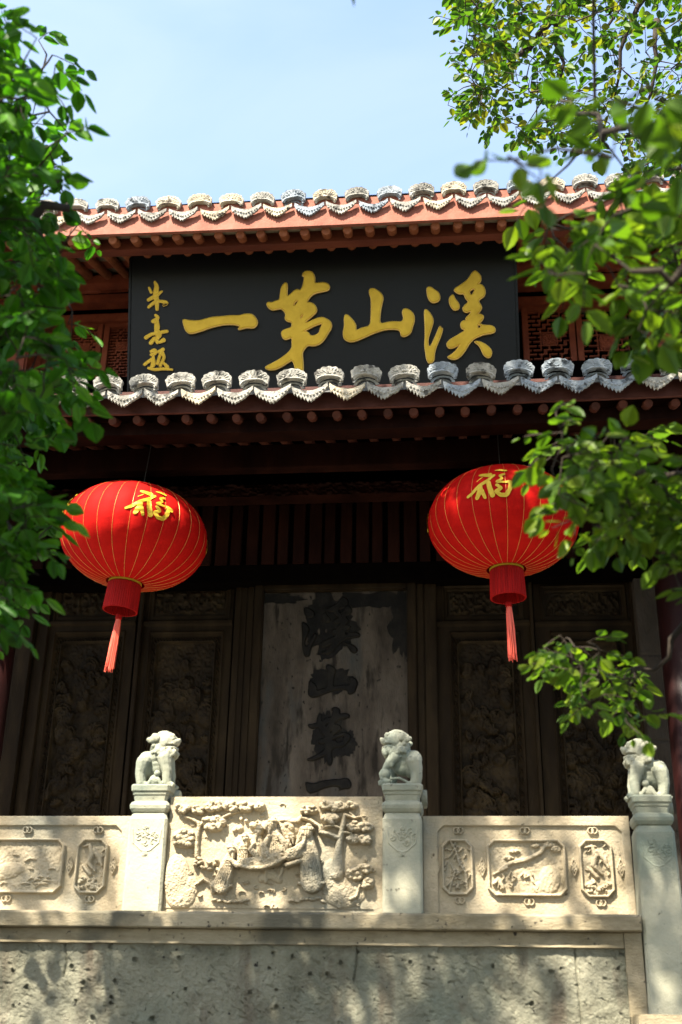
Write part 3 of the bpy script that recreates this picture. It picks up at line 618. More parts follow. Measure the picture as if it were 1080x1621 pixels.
def eave(name, Y, ztop, pitch, xoff, n0, n1, s, back, mats, tilt):
    r = empty(name, (-.5, Y, ztop), parent=T); r.location = Vector((-.5, Y, ztop))-wloc(T)
    rg = random.Random(Y*10)
    sl = .44
    for k in range(n0, n1):
        cx = xoff+pitch*k; z = ztop-.094*s+tilt(cx); m = mats(cx, rg)
        bm = bmesh.new(); fan_cap(bm, cx+rg.uniform(-.004, .004), Y+rg.uniform(-.006, .006), z+rg.uniform(-.009, .009), s*rg.uniform(.97, 1.03), rg.uniform(-.09, .09), rg)
        rough_up(bm, .005); from_bm('tile_cap', bm, m, r, origin=(cx, Y, z), bevel=0)
        bm = bmesh.new(); drip(bm, cx+pitch/2, Y-.01+rg.uniform(-.005, .005), z-.040*s+rg.uniform(-.004, .004), s*rg.uniform(.97, 1.03)*1.0, rg.uniform(-.09, .09), rg)
        rough_up(bm, .005); from_bm('drip_tile', bm, mats(cx+pitch/2, rg), r, origin=(cx, Y, z))
    bm = bmesh.new()      # barrel rows and pan surface running up the slope
    for k in range(n0, n1):
        cx = xoff+pitch*k; z0 = ztop-.094*s-.075*s+tilt(cx)
        nseg = 12
        for i in range(nseg):
            a, b = i/nseg, (i+1)/nseg-.004
            y0, y1 = Y+.05+back*a, Y+.05+back*b; za, zb = z0+sl*back*a, z0+sl*back*b
            A = [bm.verts.new((cx+.066*s*math.cos(t), y0, za+.066*s*math.sin(t)+.006)) for t in np.linspace(0, math.pi, 9)]
            B = [bm.verts.new((cx+.060*s*math.cos(t), y1, zb+.060*s*math.sin(t))) for t in np.linspace(0, math.pi, 9)]
            for j in range(8): bm.faces.new((A[j], A[j+1], B[j+1], B[j]))
            bm.faces.new(A)
        xs = [cx+.05*s+(pitch-.1*s)*t for t in np.linspace(0, 1, 6)]
        A = [bm.verts.new((x, Y+.03, z0-.02*s-.022*s*math.sin(math.pi*i/5)+.02)) for i, x in enumerate(xs)]
        B = [bm.verts.new((x, Y+.03+back, z0-.02*s-.022*s*math.sin(math.pi*i/5)+.02+sl*back)) for i, x in enumerate(xs)]
        for i in range(5): bm.faces.new((A[i], A[i+1], B[i+1], B[i]))
    from_bm('roof_tiles', bm, M['tile_d'], r, smooth=False)
    return r
XL, XR = -5.0, 4.0
def tl(x): return .004*(x+.5)**2*.6
# lower eave: caps at photo x = 230, 287.. ; upper: 217, 268..
pl = (xx(1006, 560, 7.0)-xx(230, 588, 7.0))/13.33
zl = zz(576, 7.0, 600)
xo = xx(287, 590, 7.0)
pl = (xx(944, 570, 7.0)-xo)/11.
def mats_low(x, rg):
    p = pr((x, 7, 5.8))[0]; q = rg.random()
    if 680 < p < 1035: return M['tile_b'] if q < .7 else M['tile']  # right-hand tiles mostly take the blue-grey tone as painted shade
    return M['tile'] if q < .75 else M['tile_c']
def mats_up(x, rg):
    q = rg.random(); return M['tile'] if q < .55 else (M['tile_c'] if q < .85 else M['tile_b'])
EL = eave('lower_roof', 7.0, zl, pl, xo, -12, 22, 1.13, 1.75, mats_low, tl)
pu = (xx(770, 290, 7.63)-xx(268, 310, 7.63))/10.
xu = xx(268, 310, 7.63); zu = zz(297, 7.63, 520)
EU = eave('upper_roof', 7.63, zu, pu, xu, -13, 26, 1.10, 2.2, mats_up, tl)
def long_box(name, x0, x1, y0, y1, z0, z1, m, parent, n=30, tilt=True, bevel=.004):
    bm = bmesh.new()
    rr = []
    for i in range(n+1):
        x = x0+(x1-x0)*i/n; t = tl(x) if tilt else 0
        rr.append([bm.verts.new(c) for c in ((x, y0, z0+t), (x, y1, z0+t), (x, y1, z1+t), (x, y0, z1+t))])
    for A, B in zip(rr, rr[1:]):
        for j in range(4): bm.faces.new((A[j], A[(j+1) % 4], B[(j+1) % 4], B[j]))
    bm.faces.new(rr[0]); bm.faces.new(rr[-1][::-1])
    return from_bm(name, bm, m, parent)
def rafters(parent, Y, z, pitch, xo_, rad, m, back, sl, n0, n1, hide_every=None):
    rg = random.Random(3)
    for k in range(n0, n1):
        x = xo_+pitch*k+rg.uniform(-.006, .006); zz_ = z+tl(x)+rg.uniform(-.004, .004)
        bm = bmesh.new(); tube(bm, [(x, Y, zz_), (x, Y+.012, zz_+.005), (x, Y+back, zz_+sl*back)], [rad*.86, rad, rad*1.05], 10)
        from_bm('rafter', bm, m, parent, origin=(x, Y, zz_), smooth=False)
# upper eave woodwork
zf1, zf0 = zz(322, 7.69, 440), zz(363, 7.69, 440)
long_box('fascia', XL, XR, 7.665, 7.70, zf0, zf1, M['fascia'], EU)
long_box('eave_boarding', XL, XR, 7.70, 9.2, zf0+.03, zf0+.05, M['soffit'], EU)
for c in EU.children:
    if c.name.startswith('eave_boarding'):
        for v in c.data.vertices:
            yw = v.co.y+EU.matrix_basis.translation.y+T.location.y
            v.co.z += (yw-7.70)*.36
pr_u = (xx(516, 375, 7.73)-xx(212, 384, 7.73))/9.
rafters(EU, 7.715, zz(371, 7.72, 400), pr_u, xx(212, 384, 7.73), .040, M['wood_o'], 1.3, .36, -13, 30)
long_box('eave_purlin', XL, XR, 7.84, 7.93, zz(388, 7.84, 400), zz(370, 7.84, 400), M['wood'], EU)
# lower eave woodwork
g0, g1 = zz(651, 7.13, 400), zz(616, 7.13, 400)
long_box('fascia', XL, XR, 7.125, 7.15, g0, g1, M['fasciad'], EL)
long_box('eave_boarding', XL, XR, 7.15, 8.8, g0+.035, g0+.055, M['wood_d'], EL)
for c in EL.children:
    if c.name.startswith('eave_boarding'):
        for v in c.data.vertices:
            yw = v.co.y+EL.location.y+T.location.y
            v.co.z += (yw-7.11)*.36
pr_l = (xx(492, 665, 7.14)-xx(137, 668, 7.14))/9.
rafters(EL, 7.155, zz(658, 7.13, 400), pr_l, xx(137, 668, 7.14), .034, M['wood_r'], 1.5, .36, -12, 32)
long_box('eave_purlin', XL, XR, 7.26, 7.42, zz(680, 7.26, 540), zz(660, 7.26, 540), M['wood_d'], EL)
# --- lower storey woodwork above the doors
pbox('tie_beam', -400, 1500, 700, 736, 7.75, .12, M['wood_d'], ref=740)
pbox('carved_beam', -400, 1500, 763, 780, 8.45, .2, M['wood_d'], ref=770)
h = HF(0, 900, 0, 20, 900, 24)
h.H = .03*np.clip(vnoise(h.X, h.Y, .12, 6)+.2, 0, 1)+.02*vnoise(h.X, h.Y, .35, 7)
link('beam_carving', h.mesh('beam_carving', planefn(0, 900, 0, 20, xx(-100, 770, 8.44), xx(1200, 770, 8.44), zz(764, 8.44), zz(782, 8.44), 8.448)), M['wood_d'], T)
bm = bmesh.new(); k = 0
x = xx(-60, 830, 8.7)
while x < 2.6:
    bx(bm, x, x+.085+(k % 3)*.01, 8.70+(k % 2)*.012, 8.76, zz(890, 8.7), zz(776, 8.7)); k += 1; x += .13
from_bm('battened_boarding', bm, M['wood_d'], T, bevel=.004)
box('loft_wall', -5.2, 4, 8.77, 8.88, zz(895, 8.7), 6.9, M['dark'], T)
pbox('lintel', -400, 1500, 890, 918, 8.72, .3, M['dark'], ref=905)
# --- door wall: one relief per leaf
def door(px0, px1, main, top, seed, label=None, style='dragon'):
    YF = YD
    e = empty('carved_door', (0, 0, 0), parent=T); c = xx((px0+px1)/2, 1100, YF)
    e.location = Vector((c, YF, Z_LT))-wloc(T)
    X0, X1 = xx(px0, 1100, YF), xx(px1, 1100, YF); zt, zb = zz(918, YF, (px0+px1)/2), Z_LT-.01
    nx = 150; s_ = (X1-X0)/nx; ny = int((zt-zb)/s_/1.3)
    H_ = (1290-918)*1.45
    h = HF(px0, px1, 918, 918+H_, nx, ny)
    yrow = lambda z: 918+(zt-z)/(zt-zb)*H_
    Y1 = lambda py: yrow(zz(py, YF, (px0+px1)/2))
    rg = random.Random(seed)
    h.H = .004*vnoise(h.X, h.Y, .04, seed)
    # stiles
    h.H += .0
    a, b = top; h.frame(a-8, b+8, Y1(926), Y1(985), 3, .018); d = h.rect(a, b, Y1(934), Y1(975)); ins = d > 0
    h.H = np.where(ins, -.022, h.H); g = .05*np.clip(vnoise(h.X, h.Y, .22, seed+1)+.08, 0, 1)+.03*np.abs(vnoise(h.X, h.Y, .1, seed+2))
    h.H = np.where(d > 3.5, -.022+g, h.H)
    h.H = np.where((h.Y > Y1(983)) & (h.Y < Y1(990)), .022, h.H)
    a, b = main
    h.frame(a-12, b+12, Y1(1000), 9999, 3.0, .020)
    d = h.rect(a-7, b+7, Y1(1006), 9999); h.H = np.where(d > 0, -.018, h.H)
    side = (d > 0)
    h.H = np.where(side & (np.abs(((h.Y/16) % 1)-.5) < .3), -.018+.022*np.clip(np.sin(h.X*1.3)*np.cos(h.Y*.6)+.3, 0, 1), h.H)
    d = h.rect(a, b, Y1(1014), 9999, 5); h.H = np.where((d > 0), -.004+.02*np.clip(np.sin(np.pi*np.clip(d/3, 0, 1)), 0, 1), h.H)
    ins = d > 3; h.H = np.where(ins, -.03, h.H); keep = h.H.copy()
    w_ = b-a; hgt = 918+H_-Y1(1014); y0 = Y1(1014)
    for k in range(70):      # stacked rocks and clouds
        v = rg.uniform(.08 if style == 'dragon' else .35, 1); cx, cy = a+w_*rg.uniform(.05, .95), y0+hgt*v; q = rg.uniform(.06, .17)*w_
        h.blob(cx, cy, q, q*rg.uniform(.7, 1.6), rg.uniform(.02, .045), rg.uniform(-.8, .8), -.034)
        for j in range(3):
            a0 = rg.uniform(2.6, 5.0); rr_ = q*(.9-.25*j); h.stroke([(cx+rr_*math.cos(a0+t), cy+rr_*1.1*math.sin(a0+t)) for t in np.linspace(0, 1.9, 6)], [1, 1.8, 2.1, 2, 1.6, 1], rg.uniform(.012, .022), -.006-.004*j)
    for k in range(46):      # leafy sprays and scrolls
        v = rg.uniform(.10, 1); cx, cy = a+w_*rg.uniform(.08, .92), y0+hgt*v; a0 = rg.uniform(0, 6.3)
        for j in range(5):
            t = a0+j*.55; h.stroke([(cx, cy), (cx+8*math.cos(t), cy+8*math.sin(t))], [1.2, 2.6], .03, -.014)
    h.H = np.where(ins, h.H+.012*vnoise(h.X, h.Y, .3, seed+4), keep)
    CX, CY = np.meshgrid((h.x[:-1]+h.x[1:])/2, (h.y[:-1]+h.y[1:])/2)
    m1 = (CX > a) & (CX < b) & (CY > y0); m2 = (CX > top[0]) & (CX < top[1]) & (CY > Y1(934)) & (CY < Y1(975))
    fn = planefn(px0, px1, 918, 918+H_, X0, X1, zt, zb, YF)
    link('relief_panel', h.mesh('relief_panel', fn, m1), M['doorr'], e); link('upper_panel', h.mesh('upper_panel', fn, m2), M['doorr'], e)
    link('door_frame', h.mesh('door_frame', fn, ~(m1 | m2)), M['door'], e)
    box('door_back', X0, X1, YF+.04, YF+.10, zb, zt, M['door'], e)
door(62, 205, (87, 178), (78, 178), 31)
door(214, 362, (240, 338), (232, 350), 37)
door(694, 845, (726, 816), (712, 828), 41)
door(853, 1012, (888, 985), (872, 997), 47, style='tree')
# posts between doors (profiled)
def jamb(pxs, m=M['door'], Y0=8.82):
    for a, b, dy in pxs:
        X0, X1 = xx(a, 1100, Y0), xx(b, 1100, Y0)
        box('jamb', X0, X1, Y0+dy, 8.97, Z_LT-.01, zz(918, Y0, (a+b)/2), m, T, bevel=.006)
jamb([(-30, 18, .04), (19, 40, .0), (41, 60, .05), (206, 213, .03), (363, 374, .03), (846, 852, .03), (1013, 1019, .02)])
# grey brown pier and red columns
h = HF(0, 60, 0, 400, 60, 300); h.H = .006*vnoise(h.X, h.Y, .08, 2)+.004*vnoise(h.X, h.Y, .3, 3)
for y in (90, 185, 280, 375): h.cut([(0, y), (60, y)], 1.2, .012)
pe = empty('pier', (0, 0, 0), parent=T); pe.location = Vector((xx(1038, 1100, 8.7), 8.7, Z_LT))-wloc(T)
link('pier_face', h.mesh('pier_face', planefn(0, 60, 0, 400, xx(1020, 1100, 8.7), xx(1056, 1100, 8.7), zz(915, 8.7, 1035), Z_LT, 8.7)), M['pier'], pe)
box('pier_core', xx(1020, 1100, 8.7)+.001, xx(1056, 1100, 8.7)-.001, 8.71, 9.0, Z_LT, zz(915, 8.7, 1035), M['pier'], pe)
for px in (1088, 1700, -18, -600):
    bm = bmesh.new(); X = xx(px, 1100, 8.2); tube(bm, [(X, 8.2, Z_LT), (X, 8.2, Z_LT+.3), (X, 8.2, 5.9)], [.16, .155, .145], 28)
    from_bm('column', bm, M['redcol'], T, origin=(X, 8.2, Z_LT), smooth=True)
    bm = bmesh.new(); tube(bm, [(X, 8.2, Z_LT-.01), (X, 8.2, Z_LT+.05), (X, 8.2, Z_LT+.13), (X, 8.2, Z_LT+.18)], [.24, .26, .24, .18], 28)
    from_bm('column_base', bm, M['pier'], T, origin=(X, 8.2, Z_LT), smooth=True)
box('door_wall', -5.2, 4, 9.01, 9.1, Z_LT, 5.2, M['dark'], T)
box('side_wall', -5.2, xx(-30, 1100, 8.9), 8.9, 9.0, Z_LT, 5.2, M['wood_d'], T)
box('side_wall', xx(1057, 1100, 8.9), 4, 8.9, 9.0, Z_LT, 5.2, M['wood_d'], T)
# --- upper storey wall
YU = 9.0
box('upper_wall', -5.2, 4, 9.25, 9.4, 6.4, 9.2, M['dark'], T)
def ubeam(name, py0, py1, Y, dep, m, px=140):
    box(name, -5.2, 4, Y, Y+dep, zz(py1, Y, px), zz(py0, Y, px), m, T, bevel=.006)
ubeam('upper_tie_beam', 436, 449, 8.72, .14, M['wood_u']); ubeam('upper_bracket_beam', 466, 478, 8.86, .14, M['wood_u'])
ubeam('upper_frieze', 449.5, 466, 8.85, .06, M['wood_d']); ubeam('upper_lintel', 497, 509, 8.95, .14, M['wood_u'])
ubeam('upper_cornice', 404, 412, 8.4, .14, M['wood_u'])
h = HF(0, 1500, 0, 20, 1200, 16); h.H = .035*np.clip(vnoise(h.X, h.Y, .16, 16)+.15, 0, 1)
link('frieze_carving', h.mesh('frieze_carving', planefn(0, 1500, 0, 20, -5.2, 4, zz(450, 8.84, 140), zz(465, 8.84, 140), 8.848)), M['wood_u'], T)
def lattice(X0, X1, zt, zb, seed):
    e = empty('lattice_window', (0, 0, 0), parent=T); e.location = Vector(((X0+X1)/2, YU, zb))-wloc(T)
    fw = .055; bm = bmesh.new()
    bx(bm, X0, X0+fw, YU, YU+.07, zb, zt); bx(bm, X1-fw, X1, YU, YU+.07, zb, zt); bx(bm, X0+fw, X1-fw, YU, YU+.07, zt-fw, zt); bx(bm, X0+fw, X1-fw, YU, YU+.07, zb, zb+fw)
    from_bm('window_frame', bm, M['wood_u'], e, bevel=.004)
    bm = bmesh.new(); a0, a1, b0, b1 = X0+fw, X1-fw, zb+fw, zt-fw; W = a1-a0; t = .0125; y = YU+.025
    def bar(u0, v0, u1, v1):
        xa, xb = sorted((a0+u0*W, a0+u1*W)); za, zb_ = sorted((b1-v0*W, b1-v1*W)); j = rngl.uniform(0, .003)
        bx(bm, xa-t/2, xb+t/2, y+j, y+.022+j, za-t/2, zb_+t/2)
    rngl = random.Random(seed); 
    nst = int((b1-b0)/W*8); 
    for r_ in range(nst):
        v = r_/8.; o = (r_ % 2)*.125
        for c in range(-1, 5):
            u0 = c*.25+o; u1 = u0+.17
            u0c, u1c = max(0, u0), min(1, u1)
            if u1c-u0c > .03: bar(u0c, v, u1c, v)
            if 0 < u0 < 1 and (c+r_) % 2 == 0: bar(u0, v, u0, min(v+.125, (b1-b0)/W))
            if 0 < u1 < 1 and (c+r_) % 2: bar(u1, max(v-.125, 0), u1, v)
    # framed centre medallion
    for q in (.0, .05): 
        for s4 in (((.3+q, .62+q), (.7-q, .62+q)), ((.3+q, 1.0-q), (.7-q, 1.0-q)), ((.3+q, .62+q), (.3+q, 1.0-q)), ((.7-q, .62+q), (.7-q, 1.0-q))): bar(*s4[0], *s4[1])
    from_bm('lattice', bm, M['wood_u'], e)
    h = HF(0, 40, 0, 40, 40, 40); h.H = .012*vnoise(h.X, h.Y, .3, seed)+.006
    link('medallion', h.mesh('medallion', planefn(0, 40, 0, 40, a0+.35*W, a0+.65*W, b1-.67*W, b1-.95*W, y+.004)), M['wood_u'], e)
wz1, wz0 = zz(509, 8.98, 140), 6.5
for i, (a, b) in enumerate(((60, 100), (103, 161), (163, 222), (828, 912), (914, 1012), (1068, 1150))):
    lattice(xx(a, 540, YU), xx(b, 540, YU), wz1-.004, wz0, i+1)
for a, b in ((1022, 1062), (20, 52)):
    box('upper_column', xx(a, 500, 8.8), xx(b, 500, 8.8), 8.8, 9.1, 6.3, zz(412, 8.8, 1040), M['wood_u'], T, bevel=.02)
# ------------------------------------------------------------------ stone stele between the doors
SX0, SX1 = -1.505, -.335; SZ1 = zz(937, 8.86, 530); SY = 8.86
stl = empty('stone_stele', ((SX0+SX1)/2, SY, Z_LT), 'large blackened inscribed stone slab framed between the dark carved doors', 'stele')
h = HF(0, 240, 0, 560, 240, 420)
h.H = .004*vnoise(h.X, h.Y, .03, 5)+.003*vnoise(h.X, h.Y, .15, 6)
link('slab_face', h.mesh('slab_face', planefn(0, 240, 0, 560, SX0, SX1, SZ1, Z_LT, SY)), M['stele'], stl)
box('slab', SX0+.001, SX1-.001, SY+.01, SY+.1, Z_LT, SZ1-.001, M['stele'], stl)
for x0, x1 in ((SX0-.075, SX0-.001), (SX1+.001, SX1+.075)): box('frame_side', x0, x1, SY-.05, SY+.1, Z_LT-.005, SZ1+.08, M['door'], stl, bevel=.01)
box('frame_top', SX0-.0008, SX1+.0008, SY-.048, SY+.1, SZ1+.001, SZ1+.078, M['door'], stl, bevel=.01)
for x0, x1 in ((SX0-.135, SX0-.0765), (SX1+.0765, SX1+.135)): box('frame_moulding', x0, x1, SY-.02, SY+.1, Z_LT-.005, SZ1+.12, M['door'], stl, bevel=.008)
box('jamb', SX1+.136, xx(693.5, 1100, 8.9), 8.85, 9.0, Z_LT-.01, SZ1+.1, M['door'], T, bevel=.01)
box('jamb', xx(370, 1100, 8.9), SX0-.136, 8.86, 9.0, Z_LT-.01, SZ1+.1, M['door'], T, bevel=.01)
# ------------------------------------------------------------------ calligraphy
def chaikin(p, n=2):
    p = np.array(p, float)
    for _ in range(n):
        q = np.roll(p, -1, 0); p = np.stack([p*.75+q*.25, p*.25+q*.75], 1).reshape(-1, 2)
    return p
G_DI = ([[(570,150),(600,95),(640,85),(690,90),(725,125),(740,170),(735,250),(800,240),(870,235),(915,255),(935,290),(920,335),(860,350),(780,365),(720,385),(670,430),(630,500),(690,500),(740,530),(768,590),(755,630),(700,680),(600,765),(650,760),(740,715),(830,690),(880,705),(950,750),(962,820),(920,890),(860,990),(800,1045),(720,1070),(650,1055),(610,1095),(572,1155),(580,1250),(588,1340),(575,1470),(530,1500),(495,1440),(455,1240),(380,1290),(250,1370),(140,1385),(70,1350),(200,1290),(330,1210),(440,1110),(440,1020),(440,950),(350,990),(310,950),(298,885),(350,850),(440,830),(440,750),(370,745),(345,700),(365,655),(310,575),(240,585),(180,600),(130,565),(105,520),(125,490),(170,505),(230,475),(280,465),(285,390),(300,290),(355,230),(382,260),(372,380),(385,425),(440,370),(500,320),(545,345),(575,300),(595,230),(605,145)]],
        [[(455,535),(485,480),(525,470),(505,515),(475,545)], [(548,705),(562,668),(590,650),(578,690),(556,716)], [(575,890),(640,850),(760,790),(850,768),(805,850),(800,905),(690,950),(650,885),(600,880)]], 8.308, 410, 420)
G_XI = ([[(120,290),(150,270),(185,280),(215,310),(265,335),(285,400),(270,445),(205,468),(160,445),(130,380)],
         [(90,560),(115,545),(160,590),(205,670),(190,740),(150,860),(130,940),(155,1025),(210,920),(260,800),(285,745),(295,780),(320,775),(290,880),(240,990),(215,1080),(210,1180),(155,1205),(125,1170),(110,1080),(95,980),(105,870),(100,720)],
         [(400,400),(445,360),(465,420),(510,470),(522,520),(500,550),(450,555),(415,510),(395,450)],
         [(445,305),(540,245),(620,190),(670,110),(705,70),(750,100),(785,150),(780,210),(730,248),(780,240),(820,270),(838,340),(820,390),(740,440),(795,510),(780,560),(720,620),(760,600),(810,620),(815,650),(790,690),(750,715),(820,745),(900,740),(955,770),(955,820),(920,835),(820,850),(740,880),(680,915),(630,980),(570,1080),(510,1140),(450,1160),(365,1130),(420,1105),(490,1040),(540,965),(480,1000),(400,1028),(358,975),(400,920),(450,890),(520,850),(600,800),(550,780),(530,730),(560,685),(620,680),(590,655),(650,610),(665,560),(600,590),(555,545),(580,500),(640,455),(600,420),(575,350),(530,360),(490,345)],
         [(690,935),(770,940),(850,980),(910,1040),(915,1100),(880,1140),(820,1110),(790,1040),(760,980)]],
        [[(628,322),(725,280),(668,392)], [(740,722),(800,752),(745,795)]], 7.714, 660, 420)
G_SHAN = ([[(425,150),(470,132),(520,160),(570,195),(597,250),(575,330),(555,450),(550,575),(640,550),(740,540),(815,550),(850,505),(825,430),(840,390),(880,382),(930,410),(970,460),(975,530),(945,620),(930,680),(860,725),(810,715),(800,640),(700,630),(600,640),(480,680),(370,730),(240,785),(170,785),(115,750),(105,670),(125,590),(118,520),(125,465),(150,455),(185,480),(265,575),(255,660),(340,615),(440,600),(448,450),(450,260),(425,200)]], [], 7.714, 530, 440)
G_YI = ([[(80,290),(100,282),(170,300),(270,300),(350,280),(440,255),(560,248),(660,235),(760,240),(830,218),(910,215),(950,240),(990,300),(985,350),(940,390),(860,380),(770,405),(750,400),(790,365),(720,345),(620,340),(500,360),(390,390),(290,430),(165,460),(120,425),(90,350)]], [], 7.714, 280, 470)
def glyph_mesh(polys, fmap, ext, bev, name):
    """polys in plane units (after fmap -> (u,v)); filled curve with bevel; returns mesh in local uv/depth"""
    cu = bpy.data.curves.new('tmpc', 'CURVE'); cu.dimensions = '2D'; cu.fill_mode = 'BOTH'; cu.extrude = ext; cu.bevel_depth = bev; cu.bevel_resolution = 1; cu.offset = -bev*.6
    for p in polys:
        q = [fmap(a, b) for a, b in chaikin(p)]
        sp = cu.splines.new('POLY'); sp.points.add(len(q)-1); sp.use_cyclic_u = True
        for i, (a, b) in enumerate(q): sp.points[i].co = (a, b, 0, 1)
    o = bpy.data.objects.new('tmpc', cu); COL.objects.link(o); dg = bpy.context.evaluated_depsgraph_get(); dg.update()
    me = bpy.data.meshes.new_from_object(o.evaluated_get(dg)); bpy.data.objects.remove(o); me.name = name; me.materials.clear(); return me
# plaque plane: top leans forward
PT, PB = Vector((0, 8.10, 7.86)), Vector((0, 8.48, 6.50))
vup = (PT-PB).normalized(); nrm = Vector((1, 0, 0)).cross(vup); nrm = -nrm if nrm.y > 0 else nrm     # faces viewer
def on_plaque(px, py):
    d = Vector(F+RR*(px-540)/FPX-UU*(py-810.5)/FPX); c = Vector(CAM)
    t = (PB-c).dot(nrm)/d.dot(nrm); q = c+d*t-PB
    return q.x, q.dot(vup)
PM = Matrix(((1, vup.x, nrm.x, PB.x), (0, vup.y, nrm.y, PB.y), (0, vup.z, nrm.z, PB.z), (0, 0, 0, 1)))
PQ = empty('name_plaque', (-1.05, 8.48, 6.5), 'huge black hanging name board with gold calligraphy between the two eaves', 'plaque')
ux0, _ = on_plaque(207, 500); ux1, _ = on_plaque(817, 500); vt = on_plaque(500, 386)[1]
box('board', ux0, ux1, 0, vt, -.07, -.004, M['board'], PQ, bevel=.004, M=PM)
for c in PQ.children: pass
def side_frame(u0, u1, v0, v1): box('board_edge', u0, u1, v0, v1, -.075, .004, M['board'], PQ, bevel=.003, M=PM)
side_frame(ux0-.022, ux0-.0005, 0, vt); side_frame(ux1+.0005, ux1+.022, 0, vt); side_frame(ux0-.022, ux1+.022, vt+.0005, vt+.03)
def two_mat(me, m0, m1):
    me.materials.append(m0); me.materials.append(m1)
    for p in me.polygons: p.material_index = 0 if p.normal.z > .9 else 1
for nm, G in (('xi', G_XI), ('shan', G_SHAN), ('di', G_DI), ('yi', G_YI)):
    outs, holes, sc, ox, oy = G
    fm = lambda a, b: on_plaque(ox+a/sc, oy+b/sc)
    me = glyph_mesh(outs+holes, fm, .006, .0125, 'gold_character'); two_mat(me, M['gold'], M['goldr'])
    me.transform(Matrix.Translation((0, 0, .0125))); me.transform(PM); link('gold_character', me, None, PQ)
def brush_outline(st, n=5):
    """variable-width brush stroke (x,y,w) -> closed outline"""
    p = np.array(st, float)
    if len(p) > 2:      # densify
        t = np.arange(len(p)); tt = np.linspace(0, len(p)-1, (len(p)-1)*4+1)
        q = np.stack([np.interp(tt, t, p[:, i]) for i in range(3)], 1)
        k = np.array([.25, .5, .25]); r_ = q.copy(); r_[1:-1] = q[:-2]*.25+q[1:-1]*.5+q[2:]*.25; p = r_
    d = np.gradient(p[:, :2], axis=0); d /= np.linalg.norm(d, axis=1)[:, None]+1e-9; nn = np.stack([-d[:, 1], d[:, 0]], 1)
    hw = p[:, 2:3]/2
    L = p[:, :2]+nn*hw; R = p[:, :2]-nn*hw
    c1 = [p[-1, :2]+d[-1]*hw[-1]*math.cos(a)+nn[-1]*hw[-1]*math.sin(a) for a in (1, .4, -.4, -1)]
    c0 = [p[0, :2]-d[0]*hw[0]*math.cos(a)+nn[0]*hw[0]*math.sin(a) for a in (-1, -.4, .4, 1)]
    return list(L)+c1+list(R[::-1])+c0
ZHU = [[(260,70,40),(290,140,70),(270,260,90),(290,380,70),(295,505,50)], [(165,160,30),(200,230,45)], [(370,220,32),(300,270,50)], [(155,355,50),(240,310,60),(320,265,40)], [(160,470,42),(250,395,50)], [(320,375,42),(400,385,48),(450,405,75),(400,445,32)]]
XIK = [[(270,600,42),(320,640,50),(230,700,58)], [(290,690,60),(295,780,90),(290,840,78),(315,910,105)], [(115,960,58),(200,905,48),(330,880,55),(455,857,48)], [(250,975,58),(195,1045,62)], [(335,920,70),(285,990,55),(300,1040,48)], [(335,1035,38),(400,1000,70)]]
TI = [[(195,1180,38),(260,1160,66),(272,1215,48),(200,1232,44)], [(232,1270,46),(235,1390,80),(200,1440,38)], [(95,1390,46),(200,1312,46)], [(310,1190,38),(390,1150,56)], [(365,1185,44),(330,1280,44),(302,1375,46)], [(385,1210,52),(412,1280,46),(345,1410,46)], [(405,1370,38),(460,1430,56)], [(160,1450,38),(260,1475,44),(400,1460,44),(540,1475,28)]]
def brush_char(strokes, fmap, name, ext, bev, mats_, parent, Mx, zstep=.0006):
    bmj = bmesh.new()
    for i, st in enumerate(strokes):
        me = glyph_mesh([brush_outline(st)], fmap, ext, bev, 'tmp')
        me.transform(Matrix.Translation((0, 0, bev+i*zstep))); bmj.from_mesh(me); bpy.data.meshes.remove(me)
    me = bpy.data.meshes.new(name); bmj.to_mesh(me); bmj.free()
    if len(mats_) > 1: two_mat(me, *mats_)
    else: me.materials.append(mats_[0])
    if Mx is not None: me.transform(Mx)
    return link(name, me, None, parent)
for st in (ZHU, XIK, TI): brush_char(st, lambda a, b: on_plaque(220+a/10.13, 440+b/10.13), 'small_gold_character', .002, .0035, (M['gold'], M['goldr']), PQ, PM)
# stele characters: the same four, top to bottom, soot blackened
SM = Matrix(((1, 0, 0, 0), (0, 0, -1, SY+.002), (0, 1, 0, 0), (0, 0, 0, 1)))
def stele_map(G, px0, px1, py0, py1):
    allp = np.array([q for p in G[0] for q in p], float); mn, mx = allp.min(0), allp.max(0)
    def f(a, b):
        q = at(px0+(a-mn[0])/(mx[0]-mn[0])*(px1-px0), py0+(b-mn[1])/(mx[1]-mn[1])*(py1-py0), SY); return q.x, q.z
    return f
for G, r_ in ((G_XI, (478, 570, 945, 1040)), (G_SHAN, (488, 566, 1052, 1104)), (G_DI, (485, 556, 1120, 1212)), (G_YI, (484, 556, 1232, 1256))):
    me = glyph_mesh(G[0]+G[1], stele_map(G, *r_), .004, .012, 'carved_character'); me.transform(SM); link('carved_character', me, M['glyphd'], stl)
